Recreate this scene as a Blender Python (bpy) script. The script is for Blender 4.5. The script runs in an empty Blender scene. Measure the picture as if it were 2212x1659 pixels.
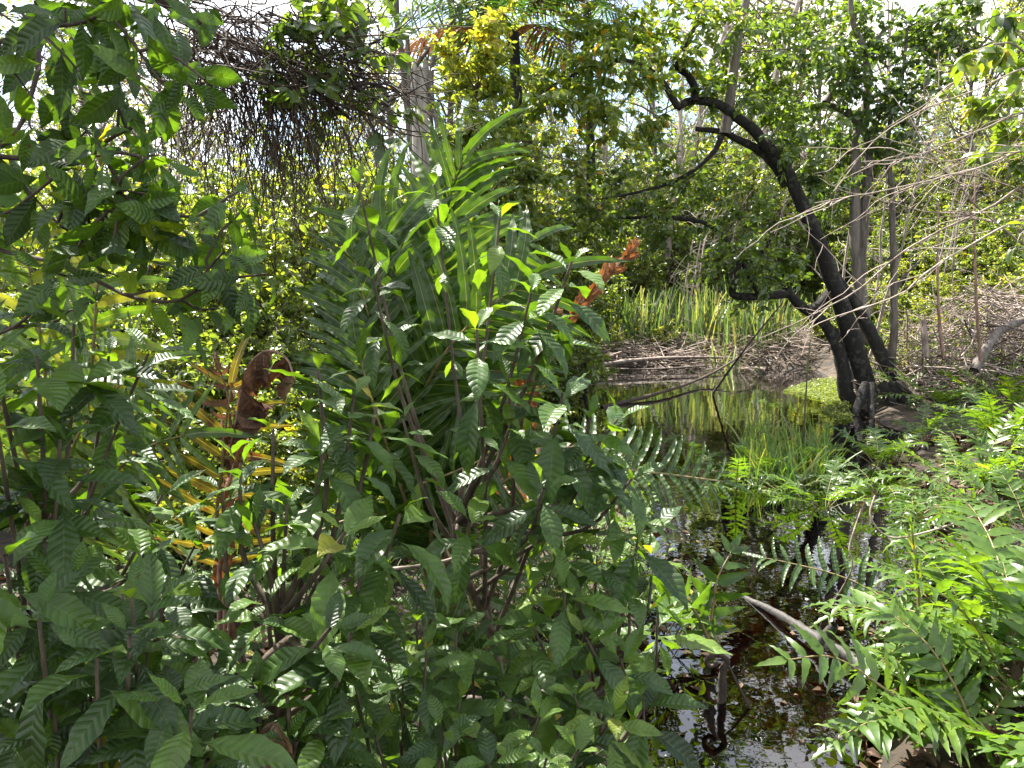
import bpy, math
import numpy as np
from math import radians, sin, cos, pi
rng = np.random.default_rng(11)
S = bpy.context.scene
COL = S.collection

# ------------------------------------------------------------------ camera, sky, sun, exposure
CAM = np.array([0.0, 0.0, 1.7]); FPX = 1661.0; PITCH = radians(7.87)
cd = bpy.data.cameras.new('camera'); cam = bpy.data.objects.new('camera', cd); COL.objects.link(cam)
cam.location = CAM; cam.rotation_euler = (pi/2 - PITCH, 0, 0)
cd.sensor_width = 36; cd.lens = 36*FPX/2212; cd.clip_start = 0.05; cd.clip_end = 2000
S.camera = cam
SUN_AZ, SUN_EL = radians(-36), radians(57)          # azimuth from +Y towards +X
w = bpy.data.worlds.new('World'); S.world = w; w.use_nodes = True
nt = w.node_tree; nt.nodes.clear()
def nd(nt, t, **kw):
    n = nt.nodes.new(t)
    for k, v in kw.items(): setattr(n, k, v)
    return n
out = nd(nt, 'ShaderNodeOutputWorld'); bg = nd(nt, 'ShaderNodeBackground')
sky = nd(nt, 'ShaderNodeTexSky', sky_type='NISHITA', sun_disc=False, sun_elevation=SUN_EL, sun_rotation=SUN_AZ)
tc = nd(nt, 'ShaderNodeTexCoord'); nz = nd(nt, 'ShaderNodeTexNoise'); nz.inputs['Scale'].default_value = 2.2
nz.inputs['Detail'].default_value = 6; nz.inputs['Roughness'].default_value = .55
rp = nd(nt, 'ShaderNodeValToRGB'); rp.color_ramp.elements[0].position = .46; rp.color_ramp.elements[1].position = .62
mx = nd(nt, 'ShaderNodeMix', data_type='RGBA'); mx.inputs['B'].default_value = (11.2, 10.8, 10.4, 1)
nt.links.new(tc.outputs['Generated'], nz.inputs['Vector']); nt.links.new(nz.outputs['Fac'], rp.inputs['Fac'])
nt.links.new(rp.outputs['Color'], mx.inputs['Factor']); nt.links.new(sky.outputs['Color'], mx.inputs['A'])
nt.links.new(mx.outputs['Result'], bg.inputs['Color']); nt.links.new(bg.outputs[0], out.inputs[0])
bg.inputs['Strength'].default_value = 0.072
sd = bpy.data.lights.new('sun', 'SUN'); sd.energy = 5.0; sd.angle = radians(.55); sd.color = (1, .95, .86)
so = bpy.data.objects.new('sun', sd); COL.objects.link(so)
so.rotation_euler = (pi/2 - SUN_EL, 0, pi - SUN_AZ)
SUNV = np.array([sin(SUN_AZ)*cos(SUN_EL), cos(SUN_AZ)*cos(SUN_EL), sin(SUN_EL)])
S.view_settings.view_transform = 'Standard'; S.view_settings.look = 'None'
S.view_settings.exposure = 2.25; S.view_settings.gamma = 1
S.render.engine = 'CYCLES'; cy = S.cycles
cy.max_bounces = 8; cy.diffuse_bounces = 4; cy.glossy_bounces = 3; cy.transmission_bounces = 4; cy.transparent_max_bounces = 8
cy.caustics_reflective = False; cy.caustics_refractive = False; cy.sample_clamp_indirect = 6
cy.use_denoising = True

# ------------------------------------------------------------------ projection of a picture point (2212x1659) to the world
def P(px, py, D):
    x = (px - 1106)/FPX; y = (829.5 - py)/FPX
    r = np.array([x, cos(PITCH) + y*sin(PITCH), -sin(PITCH) + y*cos(PITCH)])
    return CAM + r*(D/r[1])
def G(px, py, z=0.0):
    x = (px - 1106)/FPX; y = (829.5 - py)/FPX
    r = np.array([x, cos(PITCH) + y*sin(PITCH), -sin(PITCH) + y*cos(PITCH)])
    return CAM + r*((z - CAM[2])/r[2])
def U(a, b, n=None): return rng.uniform(a, b, n)
def nrm(v): v = np.asarray(v, float); return v/(np.linalg.norm(v, axis=-1, keepdims=True) + 1e-9)

# ------------------------------------------------------------------ mesh building
class MB:
    def __init__(s): s.V = []; s.F = []; s.T = []; s.R = []; s.n = 0
    def add(s, v, f, uv=None, r=0.5):
        v = np.asarray(v, float).reshape(-1, 3); f = np.asarray(f, int).reshape(-1, 4)
        s.V.append(v); s.F.append(f + s.n); s.n += len(v)
        s.T.append(np.zeros((len(v), 2)) if uv is None else np.asarray(uv, float).reshape(-1, 2))
        s.R.append(np.full(len(v), r) if np.isscalar(r) else np.asarray(r, float))
    def build(s, name, mat, parent=None, origin=None, smooth=True):
        if not s.V: s.add([[0, 0, 0], [.001, 0, 0], [.001, .001, 0], [0, .001, 0]], [[0, 1, 2, 3]])
        V = np.concatenate(s.V); F = np.concatenate(s.F); T = np.concatenate(s.T); R = np.concatenate(s.R)
        if origin is None: origin = np.array(parent['_o']) if parent is not None and '_o' in parent else np.zeros(3)
        V = V - origin
        me = bpy.data.meshes.new(name)
        me.vertices.add(len(V)); me.vertices.foreach_set('co', V.astype(np.float32).ravel())
        me.loops.add(F.size); me.loops.foreach_set('vertex_index', F.astype(np.int32).ravel())
        me.polygons.add(len(F)); me.polygons.foreach_set('loop_start', np.arange(0, F.size, 4, dtype=np.int32))
        me.polygons.foreach_set('loop_total', np.full(len(F), 4, dtype=np.int32))
        me.update(calc_edges=True)
        if smooth: me.polygons.foreach_set('use_smooth', np.ones(len(F), dtype=bool))
        u = me.uv_layers.new(name='UVMap'); u.data.foreach_set('uv', T[F.ravel()].astype(np.float32).ravel())
        a = me.attributes.new('rnd', 'FLOAT', 'POINT'); a.data.foreach_set('value', R.astype(np.float32))
        me.materials.append(mat); me.validate()
        o = bpy.data.objects.new(name, me); COL.objects.link(o)
        if parent is not None:
            o.parent = parent
        else: o.location = origin
        return o
def thing(name, loc, label, cat, group=None):
    o = bpy.data.objects.new(name, None); COL.objects.link(o); o.location = loc; o.empty_display_size = .1
    o['label'] = label; o['category'] = cat; o['_o'] = [float(x) for x in loc]
    if group: o['group'] = group
    return o
def tag(o, label, cat, group=None, kind=None):
    if label: o['label'] = label
    if cat: o['category'] = cat
    if group: o['group'] = group
    if kind: o['kind'] = kind
    return o
def dup(root, loc, rz, s, label=None, tilt=(0, 0)):
    c = root.copy(); COL.objects.link(c); c.location = loc; c.rotation_euler = (tilt[0], tilt[1], rz)
    c.scale = (s, s, s) if np.isscalar(s) else s
    if label: c['label'] = label
    for ch in list(root.children):
        k = ch.copy(); COL.objects.link(k); k.parent = c
        for g in list(ch.children):
            q = g.copy(); COL.objects.link(q); q.parent = k
    return c

def smoothline(pts, n):
    p = np.asarray(pts, float)
    if len(p) < 3:
        t = np.linspace(0, 1, n)[:, None]; return p[0]*(1-t) + p[-1]*t
    e = np.vstack([2*p[0]-p[1], p, 2*p[-1]-p[-2]])
    d = np.r_[0, np.cumsum(np.linalg.norm(np.diff(p, axis=0), axis=1))]
    o = []
    for t in np.linspace(0, d[-1], n):
        i = min(max(np.searchsorted(d, t, 'right')-1, 0), len(p)-2)
        u = (t-d[i])/max(d[i+1]-d[i], 1e-9); a, b, c, q = e[i], e[i+1], e[i+2], e[i+3]
        o.append(.5*((2*b)+(-a+c)*u+(2*a-5*b+4*c-q)*u*u+(-a+3*b-3*c+q)*u**3))
    return np.array(o)
def tube(mb, pts, r0, r1=None, k=6, r=0.5, rough=0.0, seed=0):
    p = np.asarray(pts, float); n = len(p)
    rad = np.linspace(r0, r0 if r1 is None else r1, n) if np.isscalar(r0) else np.asarray(r0, float)
    t = nrm(np.gradient(p, axis=0)); a = np.array([0, 0, 1.]) if abs(t[0][2]) < .9 else np.array([1., 0, 0])
    X = np.zeros_like(p); x = nrm(np.cross(t[0], a))
    for i in range(n):
        x = nrm(x - t[i]*np.dot(x, t[i])); X[i] = x
    Y = np.cross(t, X); an = np.linspace(0, 2*pi, k, endpoint=False)
    rr = rad[:, None]*np.ones((n, k))
    if rough: rr = rr*(1 + rough*(np.random.default_rng(seed+n).normal(size=(n, k))))
    v = p[:, None] + rr[..., None]*(np.cos(an)[None, :, None]*X[:, None] + np.sin(an)[None, :, None]*Y[:, None])
    L = np.r_[0, np.cumsum(np.linalg.norm(np.diff(p, axis=0), axis=1))]
    uv = np.stack([np.repeat(L[:, None], k, 1), np.repeat(np.linspace(0, 1, k)[None], n, 0)], -1)
    i, j = np.meshgrid(np.arange(n-1), np.arange(k), indexing='ij'); j2 = (j+1) % k
    f = np.stack([i*k+j, i*k+j2, (i+1)*k+j2, (i+1)*k+j], -1).reshape(-1, 4)
    mb.add(v.reshape(-1, 3), f, uv.reshape(-1, 2), r)
def wander(p0, d, L, n, jit=.15, grav=0.0):
    p = [np.asarray(p0, float)]; d = nrm(d)
    for i in range(n):
        d = nrm(d + rng.normal(size=3)*jit + np.array([0, 0, grav])); p.append(p[-1] + d*L/n)
    return np.array(p)

# ------------------------------------------------------------------ leaves
def leaf(nl, nw, width, shape, droop=.6, fold=.12, wave=0.0, wk=9, quilt=0.0, qn=11, qk=.12, phase=0, curl=0.0, margin=0.0, sweep=0.0):
    t = np.linspace(0, 1, nl+1); s = np.linspace(-1, 1, 2*nw+1)
    th = droop*t; dt = 1/nl
    y = np.r_[0, np.cumsum(np.cos((th[1:]+th[:-1])/2)*dt)]; z = -np.r_[0, np.cumsum(np.sin((th[1:]+th[:-1])/2)*dt)]
    hw = np.maximum(shape(t)*width, .004)
    hw2 = hw*(1 + margin*np.sin(wk*1.9*t*2*pi/2 + phase))
    Tm, Sm = np.meshgrid(t, s, indexing='ij')
    x = Sm*hw2[:, None] + sweep*(t**2)[:, None]
    h = fold*np.abs(Sm)*hw[:, None] + wave*np.sin(wk*Tm*2*pi/2 + phase + (Sm > 0)*1.3)*np.abs(Sm)**1.5*np.minimum(1, 3*Tm)
    h = h - curl*Sm**2*hw[:, None]
    if quilt: h = h + quilt*np.abs(np.sin(pi*(Tm*qn - np.abs(Sm)*qk*qn)))*np.minimum(1, np.abs(Sm)*4)*(1-np.abs(Sm)**4)
    n0y, n0z = np.sin(th)[:, None], np.cos(th)[:, None]
    v = np.stack([x, y[:, None] + h*n0y, z[:, None] + h*n0z], -1)
    m = 2*nw+1; i, j = np.meshgrid(np.arange(nl), np.arange(2*nw), indexing='ij')
    f = np.stack([i*m+j, i*m+j+1, (i+1)*m+j+1, (i+1)*m+j], -1).reshape(-1, 4)
    return v.reshape(-1, 3), f, np.stack([Tm, Sm], -1).reshape(-1, 2)
def sh_ell(t): return np.sin(pi*np.clip(t, 0, 1)**.9)**.85
def sh_coffee(t): return np.sin(pi*np.clip((t-.06)/.94, 0, 1)**1.0)**1.15*(1-.12*t) + .012
def sh_strap(t): return np.minimum(1, (t/.1+.12)**.7)*np.clip(1-t**3.2, 0, 1)**.75
def sh_lance(t): return np.minimum(1, (t/.18+.12)**.8)*np.clip(1-t**1.7, 0, 1)**.9
def sh_blade(t): return np.clip(1-t**2, 0, 1)
COFFEE = [leaf(22, 3, U(.165, .215), sh_coffee, U(.2, 1.35), U(.05, .45), .014, 7, .007, 11, .10, U(0, 6), U(-.05, .2), .04, U(-.08, .08)) for i in range(16)]
STRAP = [leaf(18, 2, U(.056, .072), sh_strap, U(.2, .9), U(.1, .5), .014, U(6, 9), phase=U(0, 6), margin=.1, sweep=U(.16, .34)) for i in range(12)]
def mirror(tm): return [(v*np.array([-1, 1, 1]), f[:, ::-1], uv) for v, f, uv in tm]
STRAPD = [leaf(14, 2, U(.06, .085), sh_strap, U(.6, 2.4), U(.5, 1.3), .05, 9, phase=U(0, 6), margin=.25, curl=U(-.6, .8)) for i in range(8)]
LANCE = [leaf(8, 1, U(.09, .125), sh_lance, U(.2, 1.3), U(.1, .6), .03, 8, phase=U(0, 6), margin=.14, sweep=U(-.05, .2)) for i in range(9)]
ELL = [leaf(4, 1, U(.19, .25), sh_ell, U(.2, 1.0), U(.2, .6), phase=U(0, 6)) for i in range(7)]
ELLS = [leaf(2, 1, U(.2, .27), sh_ell, U(.2, .9), U(.3, .6)) for i in range(6)]
BLADE = [leaf(7, 1, .014, sh_blade, U(.1, 1.1), .3) for i in range(6)]
DRY = [leaf(9, 2, U(.2, .3), sh_ell, U(.5, 2.2), U(.6, 1.2), .06, 8, phase=U(0, 6), margin=.2, curl=U(-.4, .9)) for i in range(6)]
def scatter(mb, tm, pos, d, up, L, r, wr=1.0):
    pos = np.asarray(pos, float).reshape(-1, 3); N = len(pos)
    if N == 0: return
    d = nrm(np.broadcast_to(d, (N, 3))); up = np.broadcast_to(np.asarray(up, float), (N, 3))
    L = np.broadcast_to(L, (N,)); r = np.broadcast_to(r, (N,)); wr = np.broadcast_to(wr, (N,))
    X = nrm(np.cross(d, up)); Z = np.cross(X, d); k = rng.integers(0, len(tm), N)
    for q in range(len(tm)):
        m = np.where(k == q)[0]
        if not len(m): continue
        v, f, uv = tm[q]
        W = pos[m][:, None] + L[m][:, None, None]*(v[None, :, 0:1]*X[m][:, None]*wr[m][:, None, None] + v[None, :, 1:2]*d[m][:, None] + v[None, :, 2:3]*Z[m][:, None])
        F = f[None] + (np.arange(len(m))*len(v))[:, None, None]
        mb.add(W.reshape(-1, 3), F.reshape(-1, 4), np.tile(uv, (len(m), 1)), np.repeat(r[m], len(v)))

# ------------------------------------------------------------------ materials
def newmat(name):
    m = bpy.data.materials.new(name); m.use_nodes = True; m.node_tree.nodes.clear(); return m, m.node_tree
def ramp(nt, cols):
    r = nd(nt, 'ShaderNodeValToRGB'); e = r.color_ramp.elements
    while len(e) < len(cols): e.new(.5)
    for k, (p, c) in enumerate(cols): e[k].position = p; e[k].color = (*c, 1)
    return r
def mth(nt, op, a, b=None, c=None):
    n = nd(nt, 'ShaderNodeMath', operation=op)
    for i, x in enumerate((a, b, c)):
        if x is None: continue
        if isinstance(x, (int, float)): n.inputs[i].default_value = x
        else: nt.links.new(x, n.inputs[i])
    return n.outputs[0]
def leaf_mat(name, cols, trans=.4, rough=.38, tint=(2.0, 2.1, .55), vein=None, spec=.5, blotch=None, midrib=None, back=1.25):
    m, nt = newmat(name); lk = nt.links.new
    o = nd(nt, 'ShaderNodeOutputMaterial'); at = nd(nt, 'ShaderNodeAttribute', attribute_name='rnd')
    r = ramp(nt, cols); lk(at.outputs['Fac'], r.inputs['Fac']); colr = r.outputs['Color']
    uv = nd(nt, 'ShaderNodeUVMap', uv_map='UVMap'); sp = nd(nt, 'ShaderNodeSeparateXYZ'); lk(uv.outputs[0], sp.inputs[0])
    av = mth(nt, 'ABSOLUTE', sp.outputs[1])
    tcn = nd(nt, 'ShaderNodeTexCoord'); ns = nd(nt, 'ShaderNodeTexNoise'); ns.inputs['Scale'].default_value = 30; lk(tcn.outputs['Object'], ns.inputs['Vector'])
    def mix(fac, a, b, mode='MIX'):
        q = nd(nt, 'ShaderNodeMix', data_type='RGBA', blend_type=mode)
        for s_, v in (('Factor', fac), ('A', a), ('B', b)):
            if isinstance(v, (int, float)): q.inputs[s_].default_value = v
            elif isinstance(v, tuple): q.inputs[s_].default_value = (*v, 1)
            else: lk(v, q.inputs[s_])
        return q.outputs['Result']
    nr = ramp(nt, [(.3, (.75, .75, .75)), (.7, (1.2, 1.2, 1.2))]); lk(ns.outputs['Fac'], nr.inputs['Fac'])
    colr = mix(1.0, colr, nr.outputs['Color'], 'MULTIPLY')
    if blotch:
        n2 = nd(nt, 'ShaderNodeTexNoise'); n2.inputs['Scale'].default_value = blotch[1]; n2.inputs['Detail'].default_value = 3; lk(tcn.outputs['Object'], n2.inputs['Vector'])
        b = ramp(nt, [(blotch[2], (0, 0, 0)), (blotch[2]+.06, (1, 1, 1))]); lk(n2.outputs['Fac'], b.inputs['Fac'])
        colr = mix(b.outputs['Color'], colr, blotch[0])
    bump = None
    if vein:
        N_, K_, st = vein
        x = mth(nt, 'SUBTRACT', mth(nt, 'MULTIPLY', sp.outputs[0], N_), mth(nt, 'MULTIPLY', av, K_*N_))
        h = mth(nt, 'MULTIPLY', mth(nt, 'PINGPONG', x, .5), 2.0)
        hs = mth(nt, 'POWER', h, .45)
        vm = mth(nt, 'SUBTRACT', 1.0, mth(nt, 'MINIMUM', mth(nt, 'MULTIPLY', h, 5.0), 1.0))
        mr = mth(nt, 'SUBTRACT', 1.0, mth(nt, 'MINIMUM', mth(nt, 'MULTIPLY', av, 14.0), 1.0))
        vv = mth(nt, 'MAXIMUM', mth(nt, 'MULTIPLY', vm, .45), mr)
        colr = mix(mth(nt, 'MULTIPLY', vv, .35), colr, (.13, .2, .05))
        bn = nd(nt, 'ShaderNodeBump'); bn.inputs['Strength'].default_value = st; bn.inputs['Distance'].default_value = .004
        lk(hs, bn.inputs['Height']); bump = bn.outputs[0]
    if midrib:
        mr = mth(nt, 'SUBTRACT', 1.0, mth(nt, 'MINIMUM', mth(nt, 'MULTIPLY', mth(nt, 'POWER', av, 1.5), midrib[1]), 1.0))
        colr = mix(mr, colr, midrib[0])
        wv = mth(nt, 'SINE', mth(nt, 'MULTIPLY', sp.outputs[0], 60.0))
        bn = nd(nt, 'ShaderNodeBump'); bn.inputs['Strength'].default_value = .25; bn.inputs['Distance'].default_value = .003
        lk(mth(nt, 'ADD', wv, ns.outputs['Fac']), bn.inputs['Height']); bump = bn.outputs[0]
    geo = nd(nt, 'ShaderNodeNewGeometry')
    colb = mix(geo.outputs['Backfacing'], colr, mix(1.0, colr, (back*1.05, back, back*1.15), 'MULTIPLY'))
    p = nd(nt, 'ShaderNodeBsdfPrincipled'); lk(colb, p.inputs['Base Color'])
    p.inputs['Specular IOR Level'].default_value = spec
    rr = mth(nt, 'ADD', mth(nt, 'MULTIPLY', geo.outputs['Backfacing'], .2), rough); lk(rr, p.inputs['Roughness'])
    tl = nd(nt, 'ShaderNodeBsdfTranslucent'); lk(mix(1.0, colr, tint, 'MULTIPLY'), tl.inputs['Color'])
    if bump is not None: lk(bump, p.inputs['Normal'])
    ms = nd(nt, 'ShaderNodeMixShader'); ms.inputs[0].default_value = trans
    lk(p.outputs[0], ms.inputs[1]); lk(tl.outputs[0], ms.inputs[2]); lk(ms.outputs[0], o.inputs[0])
    return m
def bark_mat(name, c1, c2, scale=18, stretch=.25, bump=.6, rough=.9, lichen=None):
    m, nt = newmat(name); lk = nt.links.new
    o = nd(nt, 'ShaderNodeOutputMaterial'); p = nd(nt, 'ShaderNodeBsdfPrincipled'); p.inputs['Roughness'].default_value = rough
    tcn = nd(nt, 'ShaderNodeTexCoord'); mp = nd(nt, 'ShaderNodeMapping'); mp.inputs['Scale'].default_value = (1, 1, stretch)
    n = nd(nt, 'ShaderNodeTexNoise'); n.inputs['Scale'].default_value = scale; n.inputs['Detail'].default_value = 8; n.inputs['Roughness'].default_value = .65
    lk(tcn.outputs['Object'], mp.inputs['Vector']); lk(mp.outputs[0], n.inputs['Vector'])
    at = nd(nt, 'ShaderNodeAttribute', attribute_name='rnd')
    fac = mth(nt, 'ADD', n.outputs['Fac'], mth(nt, 'MULTIPLY', mth(nt, 'SUBTRACT', at.outputs['Fac'], .5), .5))
    r = ramp(nt, [(.35, c1), (.68, c2)]); lk(fac, r.inputs['Fac']); c = r.outputs['Color']
    if lichen:
        n2 = nd(nt, 'ShaderNodeTexNoise'); n2.inputs['Scale'].default_value = 14; n2.inputs['Detail'].default_value = 4; lk(tcn.outputs['Object'], n2.inputs['Vector'])
        b = ramp(nt, [(.56, (0, 0, 0)), (.62, (1, 1, 1))]); lk(n2.outputs['Fac'], b.inputs['Fac'])
        q = nd(nt, 'ShaderNodeMix', data_type='RGBA'); lk(b.outputs['Color'], q.inputs['Factor']); lk(c, q.inputs['A']); q.inputs['B'].default_value = (*lichen, 1); c = q.outputs['Result']
    lk(c, p.inputs['Base Color'])
    bn = nd(nt, 'ShaderNodeBump'); bn.inputs['Strength'].default_value = bump; bn.inputs['Distance'].default_value = .02
    lk(n.outputs['Fac'], bn.inputs['Height']); lk(bn.outputs[0], p.inputs['Normal']); lk(p.outputs[0], o.inputs[0])
    return m
M = {}
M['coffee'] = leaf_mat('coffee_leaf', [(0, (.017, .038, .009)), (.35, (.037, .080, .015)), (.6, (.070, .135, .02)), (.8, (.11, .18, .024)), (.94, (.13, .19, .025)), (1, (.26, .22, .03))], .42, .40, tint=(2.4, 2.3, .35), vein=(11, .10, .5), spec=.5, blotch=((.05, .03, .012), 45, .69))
M['strap'] = leaf_mat('leather_fern_leaflet', [(0, (.022, .05, .010)), (.5, (.038, .082, .013)), (.85, (.07, .13, .018)), (1, (.17, .18, .03))], .36, .38, tint=(2.5, 2.4, .45), midrib=((.17, .19, .08), 46), spec=.45, blotch=((.06, .035, .012), 22, .7))
M['fern'] = leaf_mat('marsh_fern_leaflet', [(0, (.04, .08, .018)), (.5, (.072, .135, .024)), (.85, (.12, .19, .028)), (1, (.22, .2, .05))], .45, .34, tint=(2.0, 2.0, .4), spec=.55, blotch=((.09, .055, .02), 18, .67))
M['deadbrown'] = leaf_mat('dead_brown_leaflet', [(0, (.06, .035, .022)), (.5, (.13, .075, .046)), (1, (.22, .145, .095))], .25, .75, tint=(1.6, 1.1, .7), midrib=((.2, .13, .07), 26), spec=.2)
M['deadorange'] = leaf_mat('dead_orange_leaflet', [(0, (.07, .03, .012)), (.5, (.15, .066, .022)), (1, (.24, .12, .05))], .35, .7, tint=(1.5, 1.05, .6), midrib=((.36, .2, .08), 26), spec=.2)
M['deadgrey'] = leaf_mat('dead_grey_leaflet', [(0, (.20, .15, .11)), (1, (.42, .35, .28))], .2, .8, tint=(1.2, 1.1, .9), spec=.2)
M['yellow'] = leaf_mat('yellowing_leaflet', [(0, (.08, .085, .018)), (.5, (.17, .14, .022)), (1, (.26, .17, .03))], .34, .5, tint=(1.5, 1.35, .4), midrib=((.4, .36, .12), 26), blotch=((.12, .05, .02), 14, .56))
M['bush'] = leaf_mat('bush_leaf', [(0, (.055, .085, .026)), (.4, (.105, .16, .036)), (.75, (.175, .225, .045)), (.95, (.24, .25, .04)), (1, (.36, .28, .05))], .54, .32, tint=(2.2, 2.0, .5), spec=.9)
M['treeleaf'] = leaf_mat('pond_tree_leaf', [(0, (.038, .07, .022)), (.4, (.065, .112, .028)), (.7, (.12, .18, .026)), (.93, (.22, .24, .03)), (1, (.42, .22, .03))], .5, .3, tint=(2.1, 2.0, .5), spec=.9)
M['far'] = leaf_mat('far_leaf', [(0, (.06, .10, .04)), (.6, (.12, .18, .06)), (1, (.26, .25, .11))], .4, .5)  # paler leaf tones stand in for haze over the far trees
M['palm'] = leaf_mat('palm_leaflet', [(0, (.025, .06, .02)), (.7, (.05, .10, .025)), (1, (.3, .25, .04))], .3, .35)
M['grass'] = leaf_mat('grass_blade', [(0, (.06, .13, .03)), (.5, (.12, .2, .05)), (.75, (.26, .25, .1)), (1, (.45, .36, .22))], .4, .5)
M['reed'] = leaf_mat('reed_blade', [(0, (.07, .12, .05)), (.6, (.13, .18, .09)), (.8, (.23, .22, .13)), (1, (.34, .28, .2))], .35, .45)
M['weed'] = leaf_mat('float_weed', [(0, (.06, .085, .02)), (.6, (.13, .17, .035)), (1, (.24, .26, .06))], .35, .5)
M['litter'] = leaf_mat('litter_leaf', [(0, (.022, .012, .008)), (.5, (.06, .035, .02)), (1, (.16, .11, .07))], .15, .75, tint=(1.4, 1.1, .8), spec=.25)
M['stem'] = bark_mat('green_stem', (.03, .04, .014), (.09, .09, .035), 60, .3, .2, .6)
M['rachis'] = bark_mat('fern_stalk', (.11, .085, .03), (.24, .19, .08), 30, .2, .1, .5)
M['darkstem'] = bark_mat('dark_twig', (.028, .018, .013), (.085, .06, .045), 50, .3, .4)
M['coffeewood'] = bark_mat('coffee_wood', (.035, .024, .016), (.12, .09, .062), 50, .3, .4)
M['vine'] = bark_mat('dead_vine', (.018, .011, .008), (.075, .05, .036), 40, .3, .3)
M['darkbark'] = bark_mat('dark_trunk_bark', (.004, .0035, .003), (.022, .018, .014), 26, .3, 1.0, .95, lichen=(.04, .04, .03))
M['greybark'] = bark_mat('grey_trunk_bark', (.055, .044, .036), (.18, .155, .13), 22, .2, .8)
M['palebark'] = bark_mat('pale_far_bark', (.17, .135, .11), (.38, .33, .29), 12, .2, .5)
M['snag'] = bark_mat('weathered_wood', (.10, .085, .07), (.46, .42, .38), 10, .12, 1.0)
M['twig'] = bark_mat('bleached_twig', (.09, .066, .05), (.36, .29, .245), 20, .3, .3)
M['reddead'] = bark_mat('dead_red_stalk', (.10, .05, .035), (.3, .2, .15), 20, .3, .3)
M['log'] = bark_mat('wet_log', (.010, .008, .007), (.062, .054, .048), 16, .2, .8, .6)

# ------------------------------------------------------------------ ground and water
rim = [(1235, 800), (1400, 778), (1700, 790), (1760, 770), (1850, 800), (1840, 860), (1900, 905), (1960, 1010), (2030, 1120), (2060, 1230), (1960, 1330),
       (1880, 1450), (1900, 1560), (1930, 1659), (1950, 1900), (1400, 1900), (1440, 1659), (1440, 1500), (1380, 1380), (1380, 1200), (1330, 1060), (1240, 960), (1180, 850)]
POND = np.array([G(x, y)[:2] for x, y in rim])
def pond_sd(x, y):
    x = np.asarray(x, float); y = np.asarray(y, float); d = np.full(x.shape, 1e9); ins = np.zeros(x.shape, bool)
    for i in range(len(POND)):
        a, b = POND[i], POND[(i+1) % len(POND)]; e = b-a
        t = np.clip(((x-a[0])*e[0]+(y-a[1])*e[1])/(e@e), 0, 1)
        d = np.minimum(d, np.hypot(x-a[0]-t*e[0], y-a[1]-t*e[1]))
        c = ((a[1] > y) != (b[1] > y)) & (x < (b[0]-a[0])*(y-a[1])/(b[1]-a[1]+1e-12)+a[0]); ins ^= c
    return np.where(ins, -d, d)
def hgt(x, y):
    x = np.asarray(x, float); y = np.asarray(y, float); s = pond_sd(x, y)
    h = np.where(s < 0, np.maximum(-.45, s*.6)-.02, np.minimum(s*.35, .10) - .02)
    nse = .045*np.sin(x*2.1+1.3)*np.sin(y*1.7+.4) + .03*np.sin(x*5.3+y*3.1) + .02*np.sin(y*7.7-x*4.1)
    far = np.clip((y-13)/14, 0, 1)*.8 + np.clip((x-4.2)/5, 0, 1)*np.clip((y-8)/5, 0, 1)*1.0
    return h + nse*np.where(s < 0, .4, 1) + far
def Z(x, y): return float(hgt(np.array([x]), np.array([y]))[0])
def grid_axis(a, b, n, c=0, dens=2.2):
    u = np.linspace(-1, 1, n); t = np.sign(u)*np.abs(u)**dens
    return np.where(t < 0, c + t*(c-a), c + t*(b-c))
gx = grid_axis(-400, 400, 220, .8, 3.4); gy = grid_axis(-60, 800, 240, 4, 3.2)
Xg, Yg = np.meshgrid(gx, gy, indexing='ij'); Hg = hgt(Xg, Yg)
mb = MB(); n1, n2 = Xg.shape; ii, jj = np.meshgrid(np.arange(n1-1), np.arange(n2-1), indexing='ij')
mb.add(np.stack([Xg, Yg, Hg], -1).reshape(-1, 3), np.stack([ii*n2+jj, (ii+1)*n2+jj, (ii+1)*n2+jj+1, ii*n2+jj+1], -1).reshape(-1, 4))
m, nt = newmat('swamp_floor'); lk = nt.links.new
o = nd(nt, 'ShaderNodeOutputMaterial'); p = nd(nt, 'ShaderNodeBsdfPrincipled'); p.inputs['Roughness'].default_value = .9
tcn = nd(nt, 'ShaderNodeTexCoord'); v1 = nd(nt, 'ShaderNodeTexVoronoi'); v1.inputs['Scale'].default_value = 11; v1.inputs['Randomness'].default_value = 1
n1_ = nd(nt, 'ShaderNodeTexNoise'); n1_.inputs['Scale'].default_value = 4; n1_.inputs['Detail'].default_value = 9; n1_.inputs['Roughness'].default_value = .7
lk(tcn.outputs['Object'], n1_.inputs['Vector']); lk(tcn.outputs['Object'], v1.inputs['Vector'])
sx = nd(nt, 'ShaderNodeSeparateColor'); lk(v1.outputs['Color'], sx.inputs[0])
r = ramp(nt, [(.25, (.012, .009, .006)), (.5, (.03, .021, .012)), (.8, (.07, .047, .028))])
lk(mth(nt, 'ADD', mth(nt, 'MULTIPLY', sx.outputs[0], .5), mth(nt, 'MULTIPLY', n1_.outputs['Fac'], .6)), r.inputs['Fac']); lk(r.outputs['Color'], p.inputs['Base Color'])
bn = nd(nt, 'ShaderNodeBump'); bn.inputs['Distance'].default_value = .05; lk(n1_.outputs['Fac'], bn.inputs['Height']); lk(bn.outputs[0], p.inputs['Normal']); lk(p.outputs[0], o.inputs[0])
tag(mb.build('ground', m), None, None, kind='structure')
m, nt = newmat('tannin_water'); lk = nt.links.new
o = nd(nt, 'ShaderNodeOutputMaterial'); gl = nd(nt, 'ShaderNodeBsdfGlossy'); gl.inputs['Roughness'].default_value = .015; gl.inputs['Color'].default_value = (.95, .97, 1, 1)
tr = nd(nt, 'ShaderNodeBsdfTransparent'); tr.inputs['Color'].default_value = (.2, .095, .026, 1)
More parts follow.
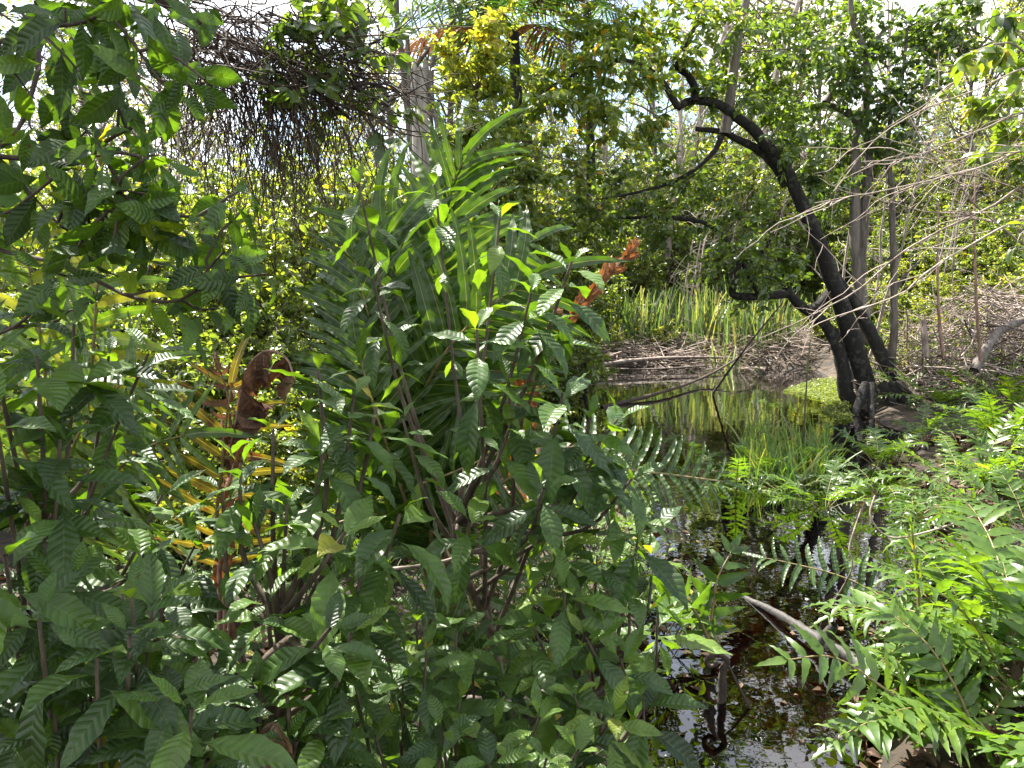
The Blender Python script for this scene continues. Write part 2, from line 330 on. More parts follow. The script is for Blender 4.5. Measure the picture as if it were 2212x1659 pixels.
fr = nd(nt, 'ShaderNodeFresnel'); fr.inputs['IOR'].default_value = 1.45
tcn = nd(nt, 'ShaderNodeTexCoord'); n1_ = nd(nt, 'ShaderNodeTexNoise'); n1_.inputs['Scale'].default_value = 3.5; n1_.inputs['Detail'].default_value = 3
n2_ = nd(nt, 'ShaderNodeTexNoise'); n2_.inputs['Scale'].default_value = 16; n2_.inputs['Detail'].default_value = 2
lk(tcn.outputs['Object'], n1_.inputs['Vector']); lk(tcn.outputs['Object'], n2_.inputs['Vector'])
bn = nd(nt, 'ShaderNodeBump'); bn.inputs['Strength'].default_value = .05; bn.inputs['Distance'].default_value = .05
lk(mth(nt, 'ADD', n1_.outputs['Fac'], mth(nt, 'MULTIPLY', n2_.outputs['Fac'], .07)), bn.inputs['Height'])
lk(bn.outputs[0], gl.inputs['Normal']); lk(bn.outputs[0], fr.inputs['Normal'])
ms = nd(nt, 'ShaderNodeMixShader'); lk(mth(nt, 'MULTIPLY', fr.outputs[0], 1.6), ms.inputs[0]); lk(tr.outputs[0], ms.inputs[1]); lk(gl.outputs[0], ms.inputs[2]); lk(ms.outputs[0], o.inputs[0])
mb = MB(); mb.add([[-30, -20, 0], [30, -20, 0], [30, 30, 0], [-30, 30, 0]], [[0, 1, 2, 3]])
tag(mb.build('water', m, smooth=False), None, None, kind='structure')

# ------------------------------------------------------------------ growth helpers
def twig_leaves(lb, pts, n, L, tm, rbase, rvar=.2, droop=.35, flat=.5, dirw=.5, t0=.15):
    t = np.sort(U(t0, 1, n)); k = (t*(len(pts)-1)).astype(int).clip(0, len(pts)-2); fr_ = (t*(len(pts)-1)-k)[:, None]
    p = pts[k]*(1-fr_)+pts[k+1]*fr_; tg = nrm(pts[k+1]-pts[k])
    sd_ = nrm(np.cross(tg, np.array([0, 0, 1.]) + rng.normal(size=(n, 3))*.25))*np.where(np.arange(n) % 2, 1, -1)[:, None]
    d = nrm(tg*dirw + sd_ + rng.normal(size=(n, 3))*.35 + np.array([0, 0, -droop]))
    up = nrm(np.array([0, 0, 1.])*flat + rng.normal(size=(n, 3))*.45)
    scatter(lb, tm, p, d, up, L*U(.65, 1.2, n), np.clip(rbase + rng.normal(size=n)*rvar, 0, 1))
def blob_crown(tb, lb, limb, blobs, D, leafL, tm, ntw=9, nlf=13, rad=.006, droop=.35, dj=.4, rvar=.14):
    limb = np.asarray(limb)
    for b in blobs:
        px, py, rp, rc = b[:4]; d_ = D + U(-dj, dj) if len(b) < 5 else b[4]
        c = P(px, py, d_); R = rp*d_/FPX
        q = limb[np.argmin(np.linalg.norm(limb-c, axis=1) + .3*np.maximum(0, limb[:, 2]-c[2]))]
        mid = (q+c)/2 + rng.normal(size=3)*.12*np.linalg.norm(c-q)
        br = smoothline([q, mid, c], 9); tube(tb, br, rad*(1.2+.8*np.linalg.norm(c-q)), rad*.8, 5)
        for k in range(ntw):
            s0 = br[rng.integers(4, 9)]; dr = nrm(rng.normal(size=3)*np.array([1, 1, .7]) + nrm(c-q)*.4)
            tw = wander(s0, dr, R*U(.6, 1.25), 5, .2, -.03); tube(tb, tw, rad*.6, rad*.25, 4)
            twig_leaves(lb, tw, nlf, leafL, tm, rc, rvar, droop)

# ------------------------------------------------------------------ leaning tree at the pond
LT_D = G(1870, 870)[1]
lt = thing('leaning_tree', G(1880, 880), 'dark leaning tree with several crooked trunks rising from the pond edge', 'tree')
LB = G(1880, 885); LB[2] = -.1
trk = MB(); limbs = []
def limb_px(tb, pts, w0, w1, D, dd=0.0, k=10, rough=.06, store=None, n=26, seed=0):
    q = [P(x, y, D + dd*i/(len(pts)-1)) for i, (x, y) in enumerate(pts)]
    s = smoothline(q, n); tube(tb, s, w0/2*D/FPX, w1/2*D/FPX, k, r=U(.3, .7), rough=rough, seed=seed)
    if store is not None: store.extend(s)
    return s
limb_px(trk, [(1868, 925), (1850, 880), (1828, 853), (1822, 806), (1811, 753), (1784, 703), (1751, 676), (1714, 646), (1700, 622)], 38, 18, LT_D, .0, seed=1, store=limbs)
limb_px(trk, [(1700, 634), (1647, 640), (1584, 636), (1591, 596), (1600, 550)], 20, 13, LT_D, -.1, seed=2, store=limbs, n=18)
limb_px(trk, [(1745, 676), (1775, 655), (1800, 625)], 24, 26, LT_D, .1, seed=3, n=10)
limb_px(trk, [(1895, 925), (1878, 860), (1857, 786), (1837, 720), (1817, 653), (1793, 593), (1774, 533), (1751, 483), (1721, 417), (1701, 373), (1661, 320), (1624, 277), (1591, 253), (1547, 223), (1494, 217), (1464, 232)], 46, 15, LT_D+.05, -.5, seed=4, store=limbs, n=44)
limb_px(trk, [(1935, 905), (1917, 803), (1894, 746), (1867, 693), (1845, 650), (1822, 620), (1797, 580)], 38, 17, LT_D+.12, .05, seed=5, store=limbs)
limb_px(trk, [(1700, 400), (1672, 356), (1635, 322), (1592, 300), (1560, 285), (1503, 278)], 22, 10, LT_D-.15, -.1, seed=6, store=limbs)
limb_px(trk, [(1500, 218), (1500, 190), (1484, 160), (1462, 145), (1478, 110), (1500, 60)], 18, 8, LT_D-.5, 0, seed=7, store=limbs, n=16)
limb_px(trk, [(1464, 232), (1440, 190), (1400, 150), (1330, 130), (1240, 160), (1170, 200)], 15, 5, LT_D-.5, -.5, seed=8, store=limbs, n=18)
limb_px(trk, [(1870, 930), (1835, 900), (1812, 892)], 40, 20, LT_D-.1, -.15, seed=9, n=8)
limb_px(trk, [(1560, 290), (1540, 330), (1480, 380), (1400, 410), (1300, 430)], 12, 5, LT_D-.3, .2, seed=10, store=limbs, n=18)
limb_px(trk, [(1640, 640), (1600, 560), (1540, 490), (1450, 470), (1340, 470), (1220, 455)], 12, 5, LT_D-.1, .4, seed=11, store=limbs, n=18)
for sx_ in (-.5, -.2, .3, .6, .9):
    a = LB + np.array([sx_*.25, -.1, .45]); tube(trk, smoothline([a, LB + np.array([sx_*.7, -.35, .1]), LB + np.array([sx_, -.6, -.15])], 8), .07, .03, 7, rough=.1)
trk.build('trunk', M['darkbark'], lt)
gb = MB(); limb_px(gb, [(1566, 288), (1572, 250), (1580, 190), (1590, 110), (1598, 60), (1612, 0), (1622, -80)], 24, 14, LT_D-.3, -.1, seed=12, store=limbs)
tag(gb.build('branch', M['greybark'], lt), 'pale grey upright branch', None)
BL_Y = [(1190, 230, 70), (1250, 140, 80), (1330, 90, 85), (1420, 60, 85), (1300, 220, 75), (1380, 170, 85), (1450, 120, 75), (1520, 60, 80), (1230, 320, 55), (1340, 290, 65), (1160, 190, 50), (1270, 60, 70), (1360, 20, 80), (1480, 10, 80), (1410, 260, 60), (1120, 260, 45)]
BL_D = [(1600, 60), (1680, 120), (1650, 190), (1720, 60), (1780, 110), (1740, 190), (1690, 260), (1640, 210), (1800, 40), (1790, 170), (1680, 30), (1740, -40), (1760, 270), (1720, 310), (1770, 360), (1620, 130), (1700, 210), (1560, 130), (1540, 180)]
BL_L = [(1250, 430), (1330, 420), (1400, 440), (1480, 440), (1350, 500), (1450, 510), (1540, 480), (1550, 400), (1620, 440), (1600, 520), (1650, 580), (1500, 380), (1420, 370), (1620, 620), (1680, 480), (1190, 470), (1240, 500), (1700, 560), (1300, 360), (1560, 560), (1690, 610)]
tw = MB(); lf = MB()
blob_crown(tw, lf, limbs, [(x, y, r_*1.1, .68) for x, y, r_ in BL_Y], LT_D-.8, .115, ELL, 15, 16, .004, .5, .7)  # yellower leaf tone paints sunlight coming through the left part of the crown
blob_crown(tw, lf, limbs, [(x, y, 80, .48) for x, y in BL_D], LT_D, .115, ELL, 11, 16, .004, .4, .9)
blob_crown(tw, lf, limbs, [(x, y, 76, .46) for x, y in BL_L], LT_D-.1, .105, ELL, 11, 16, .004, .4, .9)
tw.build('twigs', M['darkstem'], lt); lf.build('crown', M['treeleaf'], lt)

# two slender trunks right of it
def slender(label, stems, blobs, D, rc, leafL=.11):
    base = P(*stems[0][0][0], D); base[2] = 0
    t_ = thing('slender_tree', base, label, 'tree', 'slender trees beside the leaning tree')
    tb = MB(); st = []
    for pts, w0, w1 in stems: limb_px(tb, pts, w0, w1, D, .1, 8, .05, st, 30, seed=len(st))
    tb.build('trunk', M['greybark'], t_); tw = MB(); lf = MB()
    blob_crown(tw, lf, st, [(x, y, r_, rc) for x, y, r_ in blobs], D, leafL, ELL, 14, 16, .005, .3, .6)
    tw.build('twigs', M['darkstem'], t_); lf.build('crown', M['treeleaf'], t_)
slender('slender grey-brown tree close behind the leaning tree, its top bent left', [
    ([(1868, 740), (1866, 693), (1857, 620), (1851, 560), (1847, 533), (1847, 400), (1849, 317), (1844, 300), (1864, 260), (1874, 200), (1874, 150), (1864, 100), (1841, 43), (1835, -60)], 30, 9),
    ([(1860, 600), (1861, 533), (1871, 417), (1877, 333), (1871, 290), (1834, 247), (1787, 227), (1734, 237)], 24, 13),
    ([(1784, 222), (1824, 157), (1867, 103), (1897, 80), (1950, 20)], 17, 7)],
    [(1880, 40, 80), (1920, 120, 85), (1960, 200, 80), (1900, 230, 80), (1830, 200, 75), (1830, 330, 75), (1900, 320, 70), (1850, 100, 80), (1870, 170, 80), (1790, 300, 70), (1800, 420, 60), (1960, 60, 80), (1990, 130, 70), (1760, 410, 60), (1840, 20, 80), (1950, 280, 60), (1800, 130, 70)], LT_D+.5, .32)
slender('thin straight bare-stemmed tree right of the leaning tree', [
    ([(1922, 812), (1931, 720), (1931, 636), (1931, 553), (1928, 500), (1926, 400), (1917, 333), (1925, 250), (1950, 160), (1960, 60)], 19, 6),
    ([(1930, 640), (1950, 600), (1990, 560)], 8, 4)], [(1990, 90, 70), (2050, 50, 75), (2020, 170, 65), (1945, 330, 50), (2090, 110, 60), (2110, 20, 70)], LT_D+.2, .36)

# ------------------------------------------------------------------ background bushes and trees (prototypes, then copies)
def shrub(name, label, cat, group, h, spread, nst, ntw, nlf, leafL, tm, mat, wood, rc, rvar=.16, wv=.1, droop=.35, r0=.012, low=.15):
    t_ = thing(name, (0, 0, 0), label, cat, group); sb = MB(); lb = MB()
    for k in range(nst):
        a = U(0, 2*pi); el = U(.15, 1)
        d = np.array([cos(a)*el*spread/h, sin(a)*el*spread/h, 1]); L = h*U(.65, 1.05)
        st = wander([cos(a)*.12, sin(a)*.12, -.05], d, L*np.linalg.norm(d)*.8, 9, wv, -.02); tube(sb, st, r0, r0*.3, 5)
        for q in range(ntw):
            t0 = U(low, 1); s0 = st[min(int(t0*9), 8)]
            dr = rng.normal(size=3)*np.array([1, 1, .55]) + d*.35
            tw = wander(s0, dr, U(.2, .5)*h*.3, 5, .22, -.04); tube(sb, tw, r0*.4, r0*.15, 3)
            twig_leaves(lb, tw, nlf, leafL, tm, np.clip(rc + rng.normal()*.1, 0, 1), rvar, droop)
    sb.build('stems', wood, t_); lb.build('foliage', mat, t_)
    return t_
def fartree(name, label, group, h, lean, nbr, nlf, leafL, mat, wood, rc, r0, crown0=.35):
    t_ = thing(name, (0, 0, 0), label, 'tree', group); sb = MB(); lb = MB()
    st = wander([0, 0, -.2], [lean, U(-.1, .1), 1], h, 16, .05, .02); tube(sb, st, r0, r0*.25, 8, rough=.05)
    for k in range(nbr):
        t0 = U(crown0, 1); s0 = st[int(t0*16)]; a = U(0, 2*pi)
        br = wander(s0, [cos(a), sin(a), U(.4, 1.4)], h*.28*(1.2-t0*.6), 8, .14, .02); tube(sb, br, r0*.3, r0*.06, 5)
        for q in range(5):
            tw = wander(br[rng.integers(3, 9)], rng.normal(size=3)+[0, 0, .3], h*.1, 5, .25, -.02); tube(sb, tw, r0*.07, r0*.03, 3)
            if nlf: twig_leaves(lb, tw, nlf, leafL, ELLS, rc, .22, .4)
    sb.build('trunk', wood, t_)
    if nlf: lb.build('crown', mat, t_)
    return t_
GB = 'sunlit shrubs massed behind the swamp'
pro = [shrub('leafy_shrub', 'x', 'shrub', GB, 2.6, 1.6, 17, 38, 20, .075, ELL, M['bush'], M['darkstem'], .42),
       shrub('leafy_shrub', 'x', 'shrub', GB, 3.4, 1.7, 17, 40, 20, .082, ELL, M['bush'], M['darkstem'], .5),
       shrub('leafy_shrub', 'x', 'shrub', GB, 1.5, 1.5, 15, 30, 18, .062, ELL, M['bush'], M['darkstem'], .62),
       shrub('leafy_shrub', 'x', 'shrub', GB, 2.2, 1.4, 17, 32, 18, .065, ELLS, M['bush'], M['coffeewood'], .3)]
used = set()
def put(k, x, y, s, label, lst=pro, rz=None, z=None, group=None):
    z = Z(x, y) if z is None else z; rz = U(0, 6.28) if rz is None else rz
    if (id(lst), k) not in used:
        used.add((id(lst), k)); o = lst[k]; o.location = (x, y, z); o.rotation_euler = (0, 0, rz); o.scale = (s, s, s); o['label'] = label
    else: o = dup(lst[k], (x, y, z), rz, s, label)
    if group: o['group'] = group
    return o
def putpx(k, px, D, s, label, lst=pro, **kw):
    x = (px-1106)/FPX*D; return put(k, x, D, s, label, lst, **kw)
WALL = 'bright green shrub in the sunlit thicket left of the pond'
for k, px, D, s in [(0, 230, 5.6, .85), (3, 420, 6.0, .9), (0, 560, 6.6, .95), (1, 330, 7.4, 1.0), (1, 700, 7.8, 1.0), (0, 120, 7.0, 1.0), (3, 780, 6.3, .8), (1, -60, 8.0, 1.1), (1, 520, 8.8, 1.1), (0, 880, 8.0, 1.0),
                    (1, 960, 9.6, 1.0), (0, 1060, 8.8, 1.0), (1, 230, 10, 1.2), (1, 700, 11, 1.2), (1, 430, 12, 1.3), (2, 640, 5.4, .8), (2, 480, 5.0, .7), (3, 300, 4.6, .8), (2, 120, 4.8, .9), (3, 760, 4.9, .75), (2, 860, 5.6, .9), (3, 960, 6.4, .9), (0, 1010, 7.4, .9), (2, 1080, 6.8, .7), (3, -40, 5.6, 1.0), (1, 1120, 10.6, 1.1), (0, 1200, 9.6, .6), (1, 1040, 12.5, 1.3), (1, 880, 12.5, 1.35), (3, 600, 9.6, 1.3), (3, 330, 8.6, 1.2), (1, 80, 11.5, 1.3), (3, 950, 8.4, 1.2), (1, 780, 8.8, 1.2), (1, 900, 9.2, 1.22), (1, 600, 9.4, 1.15), (1, 330, 9.0, 1.1), (0, 440, 7.2, 1.1), (2, 300, 4.2, .55), (2, 620, 4.3, .5), (2, 820, 4.5, .5), (2, 1010, 4.9, .5), (2, 1130, 5.3, .45)]: putpx(k, px, D, s, WALL)
put_l = 'leafy shrub on the far bank behind the reeds'
for k, px, D, s in [(0, 1180, 11.5, 1.0), (1, 1300, 19, 1.1), (0, 1450, 18.5, 1.0), (3, 1600, 19, 1.2), (1, 1750, 19.5, 1.1), (0, 1380, 21, 1.4), (1, 1560, 22, 1.4), (1, 1150, 14, 1.2), (0, 1250, 16.4, 1.0), (1, 1230, 20, 1.7), (1, 1340, 24, 1.9), (1, 1460, 25, 2.0), (1, 1600, 24, 1.9), (1, 1720, 25, 2.0), (1, 1500, 20.5, 1.6), (1, 1660, 21, 1.6), (3, 1350, 19, 1.4), (3, 1510, 19.5, 1.4)]: putpx(k, px, D, s, put_l)
put_r = 'pale sunlit shrub on the grassy slope behind the brush pile'
for k, px, D, s in [(2, 1780, 15.6, .8), (3, 1900, 17, 1.2), (0, 2000, 17, 1.1), (1, 2060, 22, 1.7), (1, 1900, 24, 1.9), (1, 2200, 23, 1.8), (1, 2350, 22, 1.8), (3, 2200, 16.5, 1.3), (2, 2080, 13.4, .9), (2, 2180, 12.6, 1.0), (2, 1990, 13, .8), (2, 1890, 12.6, .6), (2, 2040, 12.2, .7), (2, 2270, 12, 1.0), (0, 2120, 17.5, 1.2), (2, 1960, 16, 1.1), (2, 1930, 14.5, 1.0), (2, 2030, 15.5, 1.2), (0, 2140, 15, 1.0), (2, 2230, 13.5, 1.2), (1, 1960, 19, 1.1), (3, 2100, 20, 1.4), (1, 2250, 19, 1.2), (2, 1860, 15.5, .9), (0, 2330, 16, 1.2), (3, 1830, 20, 1.3)]: putpx(k, px, D, s, put_r)
for k, px, D, s, l in [(2, 1230, 14.6, .55, 'small bushy plant with yellowing leaves left of the reeds on the far bank'), (2, 1310, 15.4, .5, 'low bright green plant on the far bank above the dark water edge'),
                       (2, 1420, 16.0, .55, 'yellow-leaved bushy sapling in front of the reeds')]: putpx(k, px, D, s, l, group='low plants on the far bank')
GF = 'bare pale trees standing far behind'
ftr = [fartree('pale_tree', 'x', GF, 9, .05, 14, 9, .10, M['far'], M['palebark'], .5, .13, .3), fartree('pale_tree', 'x', GF, 11, -.08, 14, 6, .10, M['far'], M['palebark'], .7, .15, .3),
       fartree('pale_tree', 'x', GF, 8, .02, 16, 16, .11, M['far'], M['palebark'], .35, .11, .2), fartree('pale_tree', 'x', GF, 10, .1, 18, 0, .1, M['far'], M['palebark'], .4, .12, .25)]
fl = 'thin pale tree with sparse leaves far behind the thicket'
for i in range(58):
    px = -250 + i*47 + U(-25, 25); D = U(19, 34)
    if 780 < px < 1060 and i % 2: D = 34
    k = int(rng.choice([0, 1, 2, 3], p=[.3, .25, .25, .2]))
    if px > 1950: k = int(rng.choice([0, 2, 3], p=[.25, .3, .45]))
    s = U(.75, 1.1)*(.7 if px < 1100 else 1.0)*(.8 + .2*D/25)
    putpx(k, px, D, s, fl + (' on the left' if px < 900 else ' in the middle' if px < 1500 else ' on the right'), ftr)
for i in range(34):
    px = -300 + i*82 + U(-30, 30); putpx(int(rng.choice([0, 1, 3])), px, U(24, 30), U(1.1, 1.6)*(.9 if px < 1000 else 1), 'distant leafy shrub closing the view between the pale trunks', group='distant shrubs between the pale trunks')

GS = 'thin bare saplings among the background shrubs'
sap = []
for j in range(3):
    t_ = thing('bare_sapling', (0, 0, 0), 'x', 'sapling', GS); sb_ = MB()
    for k in range(3):
        st = wander([U(-.2, .2), U(-.2, .2), -.1], [U(-.25, .25), U(-.2, .2), 1], U(2.8, 4.6), 12, .07, .02); tube(sb_, st, U(.016, .03), .006, 5)
        for q in range(14):
            br = wander(st[rng.integers(3, 12)], rng.normal(size=3)*[1, 1, .5] + [0, 0, .7], U(.4, 1.2), 7, .18); tube(sb_, br, .008, .002, 4)
            for z_ in range(3): tube(sb_, wander(br[rng.integers(2, 7)], rng.normal(size=3), U(.15, .5), 4, .2), .004, .0015, 3)
    sb_.build('stems', M['palebark'], t_); sap.append(t_)
for i in range(34):
    px = 240 + i*60 + U(-25, 25)
    if px > 1750 and i % 3: continue
    D = U(9.5, 17) if px < 1150 else U(16.5, 22) if px < 1750 else U(11, 18)
    putpx(i % 3, px, D, U(.8, 1.2), 'thin pale bare sapling among the shrubs ' + ('left of the pond' if px < 1150 else 'behind the reeds' if px < 1750 else 'on the slope behind the brush pile'), sap)

GL = 'light green leafy trees closing the background'
lft = [fartree('leafy_tree', 'x', GL, h_, ln_, 46, 17, .085, M['bush'], M['greybark'], rc_, .08, .12) for h_, ln_, rc_ in ((5.2, .1, .6), (6.6, -.08, .5), (6.0, .05, .7))]
for i, (px, D, s_) in enumerate([(180, 13, .85), (330, 12, .85), (450, 14, .95), (560, 12.5, .85), (680, 14, .95), (790, 12, .8), (90, 14, 1.0), (1010, 13.5, 1.0), (1120, 15, 1.1), (1220, 21, 1.3), (1330, 23, 1.35), (1440, 23, 1.3), (1560, 24, 1.35), (1680, 23, 1.35), (1790, 24, 1.4), (1900, 19, 1.1), (2010, 21, 1.25), (2120, 18, 1.1), (2230, 20, 1.2), (1270, 24, 1.6), (1500, 25, 1.6), (1640, 26, 1.7)]):
    putpx(i % 3, px, D, s_, 'light green fine-leaved tree in the sunlit background ' + ('left of the snag' if px < 900 else 'behind the palm and the reeds' if px < 1700 else 'behind the leaning tree'), lft)

# bare brown poles, dead snag, fork against the sky
def pole(label, pts, w0, w1, D, mat, name='bare_tree', group='bare brown trunks around the broken snag', rough=.05, branches=()):
    q = [P(x, y, D) for x, y in pts]; b = q[0].copy()
    g0 = q[0].copy(); g0[2] = Z(b[0], b[1]) - .1
    tb = MB(); s = smoothline([g0] + q, 30); tube(tb, s, w0/2*D/FPX*1.15, w1/2*D/FPX, 9, rough=rough, seed=int(pts[0][0]))
    for bp, a0, a1 in branches: tube(tb, smoothline([P(x, y, D) for x, y in bp], 14), a0/2*D/FPX, a1/2*D/FPX, 6, rough=.04)
    o = tb.build(name, mat, origin=np.array([g0[0], g0[1], g0[2]])); return tag(o, label, 'tree', group)
SD = 10.0
pole('tallest of the bare brown trunks, forking left at its top', [(895, 400), (885, 290), (876, 200), (868, 120), (858, 55), (855, -60)], 16, 11, SD+.3, M['greybark'], branches=[([(857, 55), (848, 25), (838, -10)], 7, 5)])
pole('cut-off bare brown pole just left of the snag', [(892, 300), (888, 240), (884, 160), (880, 90), (878, 56)], 13, 9, SD, M['greybark'])
pole('crooked brown trunk standing right of the snag', [(946, 330), (942, 260), (934, 220), (932, 170), (936, 125), (938, 112)], 14, 9, SD-.2, M['greybark'])
pole('dark forked tree leaning both ways against the white sky', [(846, 330), (844, 300), (838, 225), (828, 190)], 16, 11, SD+1, M['greybark'], branches=[
    ([(842, 225), (860, 195), (900, 140), (940, 90), (980, 45), (1010, 10)], 13, 4), ([(838, 215), (820, 180), (800, 145), (770, 120)], 11, 4), ([(868, 185), (900, 160), (940, 130), (975, 110)], 8, 3),
    ([(925, 110), (905, 70), (890, 20), (900, -20)], 5, 2), ([(940, 90), (955, 60), (985, 80)], 4, 1)])
pole('upright bare tree with fine twigs right of the snag', [(972, 330), (975, 200), (976, 110), (978, 40), (972, 0), (970, -50)], 15, 12, SD+3, M['greybark'], branches=[
    ([(978, 45), (990, 20), (1010, 0)], 6, 3), ([(985, 30), (1020, 25), (1050, 5)], 3, 1), ([(990, 25), (1030, 50), (1060, 30), (1070, 0)], 3, 1), ([(977, 60), (1000, 65), (1035, 60), (1060, 45)], 3, 1), ([(990, 22), (1015, 40), (1040, 70)], 2, 1)])
sn = MB(); D = SD-.1; q = [P(x, y, D) for x, y in [(915, 420), (916, 330), (912, 250), (908, 190), (908, 168)]]
g0 = q[0].copy(); g0[2] = Z(g0[0], g0[1])-.1; s = smoothline([g0]+q, 26); tube(sn, s, np.r_[np.linspace(.20, .125, 25), .12], k=22, rough=.05, seed=3)
v = sn.V[0].reshape(26, 22, 3); jag = np.random.default_rng(5).uniform(-.05, .22, 22); v[25, :, 2] += jag; v[24, :, 2] += jag*.5; sn.V[0] = v.reshape(-1, 3)
tag(sn.build('dead_snag', M['snag'], origin=g0), 'broken pale grey snag with a jagged top standing against the sky', 'tree')

# yellow-topped vine bush below the palm
def blob_thing(name, label, cat, basepx, D, spine, blobs, rc, leafL, tm, mat, wood, droop=.4, w=12, ntw=16, nlf=17, dj=.5, group=None):
    base = P(basepx[0], basepx[1], D); base[2] = Z(base[0], base[1]); t_ = thing(name, base, label, cat, group)
    tb = MB(); st = []; sp_ = smoothline([base] + [P(x, y, D) for x, y in spine], 24); tube(tb, sp_, w/2*D/FPX, w/5*D/FPX, 7, rough=.05); st = list(sp_)
    tb.build('trunk', wood, t_); tw = MB(); lb = MB()
    blob_crown(tw, lb, st, [(b[0], b[1], b[2], rc if len(b) < 4 else b[3]) for b in blobs], D, leafL, tm, ntw, nlf, .005, droop, dj)
    tw.build('twigs', wood, t_); lb.build('foliage', mat, t_); return t_
blob_thing('vine_bush', 'tall bush with a bright yellow-green top below the palm', 'shrub', (1080, 700), 8.6, [(1060, 500), (1040, 350), (1030, 200)],
           [(970, 110, 50, .8), (1010, 150, 60, .74), (1060, 130, 60, .7), (1050, 60, 40, .84), (1090, 30, 45, .84), (1100, 180, 60, .6), (990, 200, 55, .7), (1020, 260, 60, .5), (1090, 260, 65, .5), (960, 300, 50, .5), (1030, 340, 65, .5), (1110, 340, 60, .45), (1170, 300, 50, .55),
            (1060, 420, 65, .5), (1130, 420, 60, .45), (1000, 410, 60, .5), (960, 380, 50, .5), (1180, 390, 50, .4), (1100, 490, 60, .5), (1180, 480, 60, .45), (1030, 500, 60, .5), (1140, 560, 55, .5), (1220, 560, 50, .45), (1240, 480, 45, .4)], .5, .095, ELL, M['bush'], M['darkstem'])

# palms behind
def palm(label, px, py, D, nf, L, seed, aim=None):
    top = P(px, py, D); base = np.array([top[0], top[1], Z(top[0], top[1])-.1]); t_ = thing('palm_tree', base, label, 'palm', 'palms rising behind the bushes')
    tb = MB(); tube(tb, smoothline([base, (base+top)/2+np.array([.1, 0, 0]), top], 22), .085, .07, 10, rough=.08, seed=seed); tb.build('trunk', M['darkbark'], t_)
    for k in range(nf):
        a = 2*pi*k/nf + U(-.2, .2); el = U(.1, 1.2)
        d = np.array([cos(a)*cos(el), sin(a)*cos(el), sin(el)]); pts = [top]
        for q in range(14): d = nrm(d + np.array([0, 0, -.075])); pts.append(pts[-1] + d*L/14)
        pts = np.array(pts); lb = MB(); sb = MB(); tube(sb, pts, .018, .004, 5); T = nrm(np.gradient(pts, axis=0)); dead = k % 7 == 3
        for sgn in (-1, 1):
            t = np.linspace(.15, .99, 26); i = (t*13.99).astype(int); p = pts[i]*(1-(t*14-i)[:, None]) + pts[np.minimum(i+1, 14)]*(t*14-i)[:, None]
            side = nrm(np.cross(T[i], [0, 0, 1.]))*sgn
            scatter(lb, BLADE, p, side + T[i]*.7 + np.array([0, 0, -.25]) + rng.normal(size=(26, 3))*.12, [0, 0, 1], L*.3*np.sin(pi*np.clip(t, .1, .97))**.5, U(.2, .7), 2.6)
        f_ = lb.build('frond', M['deadbrown'] if dead else M['palm'], t_); sb.build('stalk', M['rachis'], f_)
palm('palm with green feathery fronds at the top of the picture', 1110, 70, 10.5, 20, 2.1, 1)
palm('palm with hanging dead fronds partly hidden by the yellow-green branches', 1268, 20, 12.5, 18, 1.7, 2)

# ------------------------------------------------------------------ far bank: reeds, dead heap, brush pile, grass
def grassy(name, pts, L, mat, label=None, cat=None, kind=None, rr=(0, 1), wr=1.0, lean=.3, group=None, tm=BLADE):
    pts = np.asarray(pts); n = len(pts); lb = MB()
    d = nrm(np.c_[rng.normal(size=(n, 2))*lean, np.ones(n)]); up = nrm(np.c_[rng.normal(size=(n, 2)), np.full(n, .2)])
    scatter(lb, tm, pts, d, up, U(L[0], L[1], n), U(rr[0], rr[1], n), wr)
    c = pts.mean(0); o = lb.build(name, mat, origin=np.array([c[0], c[1], pts[:, 2].min()])); return tag(o, label, cat, group, kind)
def onground(px0, px1, D0, D1, n):
    D = U(D0, D1, n); x = (U(px0, px1, n)-1106)/FPX*D; return np.c_[x, D, hgt(x, D)-.02]
for i, (px, D, n, sp_, l) in enumerate([(1390, 16.4, 170, 1.3, 'tall green reed clump at the left of the far bank'), (1450, 17.6, 110, 1.0, 'reed clump between the yellow-leaved sapling and the dark gap'), (1530, 16.2, 170, 1.1, 'dense green reed clump in the middle of the far bank'),
                                   (1590, 17.6, 100, 1.0, 'thin reed clump mixed with straw left of the crooked branch'), (1640, 15.6, 130, 1.0, 'reed clump below the crooked branch'), (1570, 14.6, 50, .35, 'small leaning reed tuft in front of the dead heap')]):
    x0 = (px-1106)/FPX*D; pts = np.c_[x0 + rng.normal(size=n)*sp_*.3, D + rng.normal(size=n)*.3, np.zeros(n)]; pts[:, 2] = hgt(pts[:, 0], pts[:, 1])-.02
    grassy('reed_clump', pts, (.5 if i == 5 else .75, 1.0 if i == 5 else 1.35), M['reed'], l, 'reeds', None, (0, .95), 1.5, .12 if i != 5 else .3, 'reed clumps on the far bank')
def sticks(name, label, cat, cen, ext, n, L, r, mat, flat=.3, kind=None, bend=.12, zfun=None, group=None):
    tb = MB()
    for i in range(n):
        p = np.array([cen[0] + U(-1, 1)*ext[0], cen[1] + U(-1, 1)*ext[1], 0]); u = (p[0]-cen[0])/ext[0]
        top = ext[2]*max(0, 1-u*u)*U(0, 1); p[2] = max(Z(p[0], p[1]), -.02) + top
        a = U(0, pi); d = np.array([cos(a), sin(a), rng.normal()*flat]); l_ = L*U(.4, 1.3)
        s = wander(p - nrm(d)*l_/2, d, l_, 6, bend, 0); s[:, 2] = np.maximum(s[:, 2], .0); q = r*U(.5, 1.5); tube(tb, s, q, q*.5, 4, r=U(0, 1))
    return tag(tb.build(name, mat, origin=np.array([cen[0], cen[1], 0])), label, cat, group, kind)
